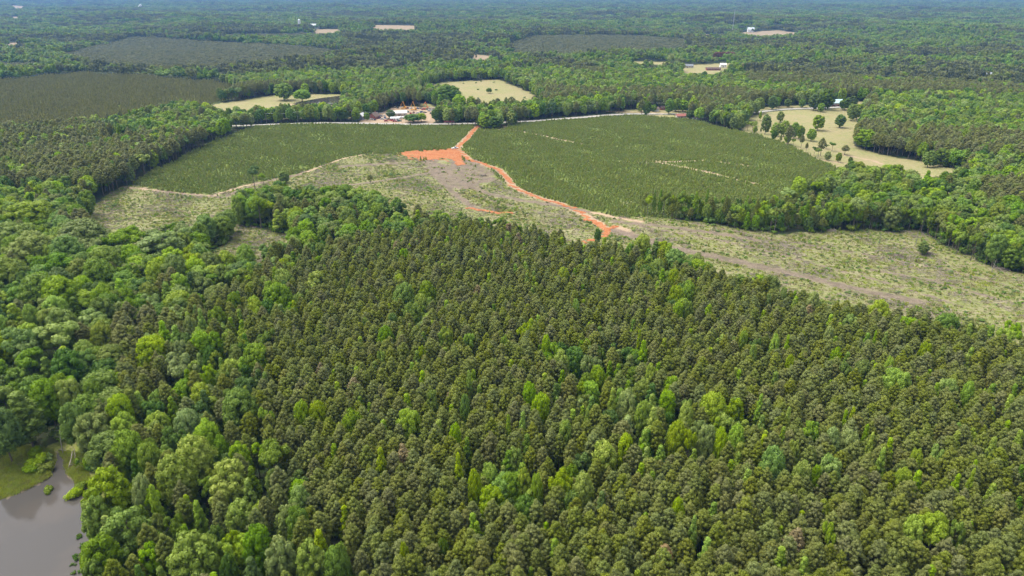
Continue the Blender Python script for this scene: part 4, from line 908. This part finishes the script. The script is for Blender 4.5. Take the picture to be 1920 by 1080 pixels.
house('driveway_bungalow', 1222, 206, 14, 7, 2.7, 1.4, .05, 'white', 'brownroof', 'low white bungalow behind the lawn above the dirt drives', win=4)
house('brick_cottage', 1246, 203, 9, 6, 2.7, 1.6, .1, 'brick', 'brownroof', 'small brick cottage behind the tall roadside tree')
house('teal_roofed_barn', 1570, 197, 18, 15, 3.6, 2.8, .12, 'white', 'teal', 'large white barn with pale teal roof above the right pasture', 'barn', 4, .55)
house('farm_outbuilding', 1565, 199, 14, 4, 1.9, .7, .05, 'brick', 'brownroof', 'low brick-red outbuilding in front of the teal-roofed barn', 'shed', 3)
house('white_hilltop_house', 1848, 154, 14, 9, 6.5, 6.5, .3, 'white', 'metalroof', 'white-roofed house poking out of the woods at the far right', chim=True, win=4)
house('red_roofed_cabin', 1256, 156, 12, 7, 7.5, 3.5, 0, 'white', 'redroof', 'cabin with a bright red roof lost in the dark woods', 'cabin', h0=0)
house('grey_lawn_house', 1289, 127, 17, 9, 3.2, 2.6, 0, 'tanwall', 'greyroof', 'grey-roofed house at the left of the distant mown lawn', win=4)
house('long_lawn_house', 1337, 131.5, 22, 8, 3, 1.7, 0, 'brick', 'brownroof', 'long low brown house on the distant mown lawn', win=5)
house('white_lawn_shed', 1329, 131, 6, 5, 3, 1.2, 0, 'white', 'white', 'small white shed left of the long low house', 'shed', 1)
house('lawn_garage', 1355, 126, 9, 9, 4.5, 2, 0, 'white', 'white', 'white garage behind the big trees of the distant lawn', 'garage', 2)
house('distant_white_farmhouse', 1408, 53, 20, 12, 8, 6, 0, 'white', 'metalroof', 'tiny white farmhouse at the head of the long tan field')
house('distant_field_barn', 592, 57, 26, 14, 7, 6, 0, 'white', 'metalroof', 'tiny white barn beside the thin far tan field', 'barn')
house('distant_hidden_house', 757, 104.5, 10, 8, 10, 5, .2, 'white', 'white', 'single white speck of a house in the far woods left of centre')
def silo(u, v, hm, r, label):
    o = empty('silo', at(u, v), 0, label=label, cat_='silo'); a = np.linspace(0, 2 * PI, 13)[:-1]
    V, F = tube([(0, 0, -.3), (0, 0, hm)], [r, r], 12); part('wall', (V, F), 'white', o)
    V, F = tube([(0, 0, hm), (0, 0, hm + r * .5), (0, 0, hm + r * .8)], [r * 1.02, r * .7, .05], 12); part('roof', (V, F), 'metalroof', o)
silo(563, 58, 26, 4, 'white silo standing left of the thin far tan field'); silo(265, 18, 27, 7, 'pale silo far away near the top edge, left'); silo(262, 18, 22, 5, 'shorter silo touching the pale far one at the top edge')
# vehicles
def car(label, u, v, paint, rz, L=4.5, W=1.8, hh=1.5, name='parked_car', cat_='car', bed=False, group='cars parked in the scrapyard'):
    o = empty(name, at(u, v), rz, label=label, cat_=cat_, group=group)
    l, w_ = L / 2, W / 2
    sec = [(-l, .35, .75), (-l * .95, .3, .92), (-l * .25, .28, .95), (l * .55, .28, .95), (l, .32, .85)]
    V = []; F = []
    for x, z0, z1 in sec: V += [(x, -w_, z0), (x, w_, z0), (x, w_ * .95, z1), (x, -w_ * .95, z1)]
    for i in range(len(sec) - 1):
        b = i * 4
        for k in range(4): F.append((b + k, b + (k + 1) % 4, b + 4 + (k + 1) % 4, b + 4 + k))
    F += [(0, 3, 2, 1), (16, 17, 18, 19)]
    part('body', (np.array(V, float), np.array(F)), paint, o)
    x0, x1 = (-l * .1, l * .45) if bed else (-l * .7, l * .5)
    Vc = np.array([(x0, -w_ * .92, .93), (x1, -w_ * .92, .93), (x1, w_ * .92, .93), (x0, w_ * .92, .93), (x0 + .35, -w_ * .75, hh), (x1 - .55, -w_ * .75, hh), (x1 - .55, w_ * .75, hh), (x0 + .35, w_ * .75, hh)], float)
    cb = part('cabin', (Vc, box(0, 1, 0, 1, 0, 1)[1]), 'glass', o)
    part('roof_panel', box(x0 + .33, x1 - .53, -w_ * .76, w_ * .76, hh + .002, hh + .06), paint, cb)
    for sx in (-.62, .62):
        for sy in (-1, 1):
            wv, wf = tube([(sx * l, sy * w_ * .8, .33), (sx * l, sy * w_ * 1.02, .33)], [.33, .33], 10); part('wheel', (np.concatenate([wv, [(sx * l, sy * w_ * 1.02, .33)]]), [wf, np.array([(10 + k, 10 + (k + 1) % 10, 20) for k in range(10)])]), 'rubber', o)
    return o
car('white pickup truck standing where the orange road meets the clay pad', 853, 281, 'car_white', .5, 5.6, 2.0, 1.85, 'pickup_truck', 'pickup truck', True, None)
car('red car on the pale drive in front of the scrapyard', 724, 228.5, 'car_red', .1)
car('second red car, right of the garage at the roadside', 740, 228.7, 'car_red', .3)
car('white car at the left of the scrapyard, by the grey house', 692, 225.5, 'car_white', .1)
yc = np.random.default_rng(4); cols = ['silver', 'black', 'maroon', 'white', 'blue', 'tan', 'red', 'green', 'silver', 'white', 'tan', 'black']
spots = [(697, 226), (703, 226.5), (712, 223), (717, 225), (722, 222.5), (727, 225), (733, 227), (748, 228), (714, 219), (721, 218.5), (741, 204.5), (746, 205), (752, 204), (759, 204.5), (764, 205.5), (770, 206), (782, 206), (788, 206), (794, 207.5), (800, 207), (804, 210), (809, 209), (812, 212), (817, 210.5), (815, 214), (808, 214), (776, 213), (783, 214), (790, 212), (796, 213), (770, 214), (765, 212), (710, 200), (716, 201), (722, 201.5), (707, 198), (719, 198)]
for i, (u, v) in enumerate(spots):
    c = cols[i % 12]; car(unique(c + ' scrapyard car, {}', u, v), u, v, 'car_' + c, float(yc.uniform(0, 3.1)))
for u, v, lab in ((709, 199, 'a'), (816, 211, 'b')):
    pass
def crane(u, v, label, m='yellow', s=1.0):
    o = empty('crane_truck', at(u, v), .2, label=label, cat_='crane', group='yellow cranes over the scrapyard')
    part('chassis', box(-3.2, 3.2, -1.2, 1.2, .6, 1.2), m, o); part('cab', box(1.2, 2.8, -1.1, 1.1, 1.2, 2.6), m, o)
    bm = part('boom', tube([(1.5, 0, 1.8), (0, 0, 7.0 * s), (-.3, 0, 8.0 * s)], [.42, .32, .22], 6), m, o); part('hoist_arm', tube([(-.3, 0, 8.0 * s), (-2.8, 0, 4.0 * s), (-2.9, 0, 2.4)], [.28, .28, .14], 6), m, bm)
    for x in (-2.2, 0, 2.2):
        for y in (-1.25, 1.25): part('wheel', tube([(x, y - .15, .5), (x, y + .15, .5)], [.5, .5], 10), 'rubber', o)
crane(757, 206, 'yellow crane at the left, behind the white-roofed shed'); crane(776, 208.5, 'largest orange-yellow crane in the middle of the scrapyard', 'yellow', 1.15); crane(799, 206, 'rightmost yellow crane, against the dark trees', 'orangep', .95)
def trailer(u, v, L, label, m, name='trailer'):
    o = empty(name, at(u, v), .03, label=label, cat_='trailer'); part('body', box(-L / 2, L / 2, -1.2, 1.2, .9, 2.2), m, o); part('deck', box(-L / 2 - .1, L / 2 + .1, -1.25, 1.25, .7, .88), 'steel', o)
    for x in (-L * .35, -L * .25, L * .35):
        for y in (-1.1, 1.1): part('wheel', tube([(x, y - .12, .42), (x, y + .12, .42)], [.42, .42], 10), 'rubber', o)
trailer(842, 229.5, 10, 'long red trailer parked beside the road left of the thicket', 'car_maroon'); trailer(752, 223, 7, 'white box trailer beside the scrapyard trees', 'white'); trailer(810, 207, 8, 'tan box trailer at the right end of the scrapyard', 'car_tan')
# round bales / small bushes in the middle pasture
for i, (u, v, s) in enumerate([(893, 156.5, 1.4), (869, 157, .9), (902, 153.5, 1.1), (926, 155, 1.0), (812, 165.5, 1.6), (820, 168, 1.1), (896, 169, 1.3), (930, 170, 1.5), (983, 184, 1.2), (868, 185, 1.2), (975, 192, 1.6), (981, 193, 1.5), (970, 190, 1.4), (1030, 189, 1)]):
    x, y, z = at(u, v); o = link('pasture_bush', small_bush(500 + i, 'dark', 1.3 * s, 120, .3).data); o.location = (x, y, z); tag(o, unique('low dark pasture bush {}', u, v), 'bush', 'small bushes dotting the middle pasture')
# pad shrubs on the clay
for i, (u, v) in enumerate([(789, 303), (795, 304), (799, 302)]):
    x, y, z = at(u, v); o = link('clay_pad_shrub', small_cone(520 + i, 'sap', 4.0 - i * .6, 1.1, 150, .3).data); o.location = (x, y, z); tag(o, ['tallest', 'middle', 'shortest'][i] + ' of three dark shrubs on the lower edge of the orange clay pad', 'shrub')
# red-leaved trees
for i, u in enumerate((1342, 1349, 1356, 1364, 1371)):
    x, y, z = at(u, 114); make_tree(x, y, z, 1.2, 1.0, i * 1.3, 'round', SHAPES['round'][i % 4], 'red', 'dark red-leaved tree, ' + ('first','second','third','fourth','last')[i] + ' from the west in the red row above the distant lawn', 'red-leaved trees above the distant lawn')
# power line
poles = []
def pole(u, v, h, label):
    x, y, z = at(u, v); o = empty('utility_pole', (x, y, z), .04, label=label, cat_='utility pole', group='utility poles along the white road')
    part('mast', tube([(0, 0, -.5), (0, 0, h)], [.17, .11], 8), 'pole', o); arm = part('crossarm', box(-.06, .06, -1.2, 1.2, h - .9, h - .72), 'pole', o)
    for k in (-1.1, 0, 1.1): part('insulator', tube([(0, k, h - .72), (0, k, h - .5)], [.06, .04], 6), 'steel', arm)
    poles.append((x, y, z + h - .5))
for u, v, lab in ((500, 231.5, 'leftmost utility pole, in front of the dark hedge'), (559, 231.5, 'utility pole in front of the hedge below the far pond'), (661, 230, 'utility pole at the left corner of the scrapyard'), (753, 229.5, 'utility pole in front of the scrapyard trees'), (848, 227.5, 'utility pole near the long red trailer'),
        (944, 224.5, 'utility pole right of the round thicket'), (1035, 220.5, 'utility pole before the long dark roadside wood'), (1120, 216.5, 'utility pole at the right half of the roadside wood'), (1183, 206, 'pale pole standing at the head of the dirt drive'), (1254, 208.5, 'utility pole beside the white road near the lawn')):
    pole(u, v, 10.5, lab)
for a, b in zip(poles[:-1], poles[1:]):
    a_, b_ = np.array(a), np.array(b); pts = [a_ + (b_ - a_) * t - np.array([0, 0, 4 * 1.3 * t * (1 - t)]) for t in np.linspace(0, 1, 9)]
    tag(link('power_cable', mesh_from('cable', *tube(pts, [.05] * 9, 4), [M['steel']])), f'sagging power cable from {words_of(project(*a)[0]/19.2)} to {words_of(project(*b)[0]/19.2)} percent across the photo', 'cable', 'cables of the power line')
# radio mast
x, y, z = at(1373, 61); o = empty('radio_mast', (x, y, z), 0, label='tall thin grey lattice radio mast rising over the far woods', cat_='radio mast')
hm = 66; ps = []
for k in range(3):
    a = k * 2.094; c = np.array([math.cos(a) * .9, math.sin(a) * .9, 0]); ps.append(tube([c, c * .7 + np.array([0, 0, hm])], [.22, .16], 4))
part('legs', cat(ps), 'steel', o); ps = []
for j in range(22):
    z0 = j * hm / 22; z1 = z0 + hm / 22
    for k in range(3):
        a = k * 2.094; b = (k + 1) * 2.094; ps.append(tube([(math.cos(a) * .85, math.sin(a) * .85, z0), (math.cos(b) * .85, math.sin(b) * .85, z1)], [.1, .1], 3))
part('bracing', cat(ps), 'steel', o); part('antenna', tube([(0, 0, hm), (0, 0, hm + 6)], [.25, .1], 6), 'white', o)

# ------------------------------------------------------------------ the air
V, F = box(-16000, 16000, -300, 16500, -30, 150)
m, nt = mat('hazy_air'); k = N(nt); pvn = k.n('ShaderNodeVolumePrincipled'); pvn.inputs['Color'].default_value = (.22, .48, 1.0, 1); pvn.inputs['Density'].default_value = 0.00008; pvn.inputs['Anisotropy'].default_value = .1
o = k.n('ShaderNodeOutputMaterial'); k.l(pvn.outputs[0], o.inputs['Volume'])
tag(link('haze', mesh_from('haze', V, F, [m])), kind='stuff')
print('objects', len(bpy.data.objects), 'trees', len(allt), 'single', int(single.sum()))
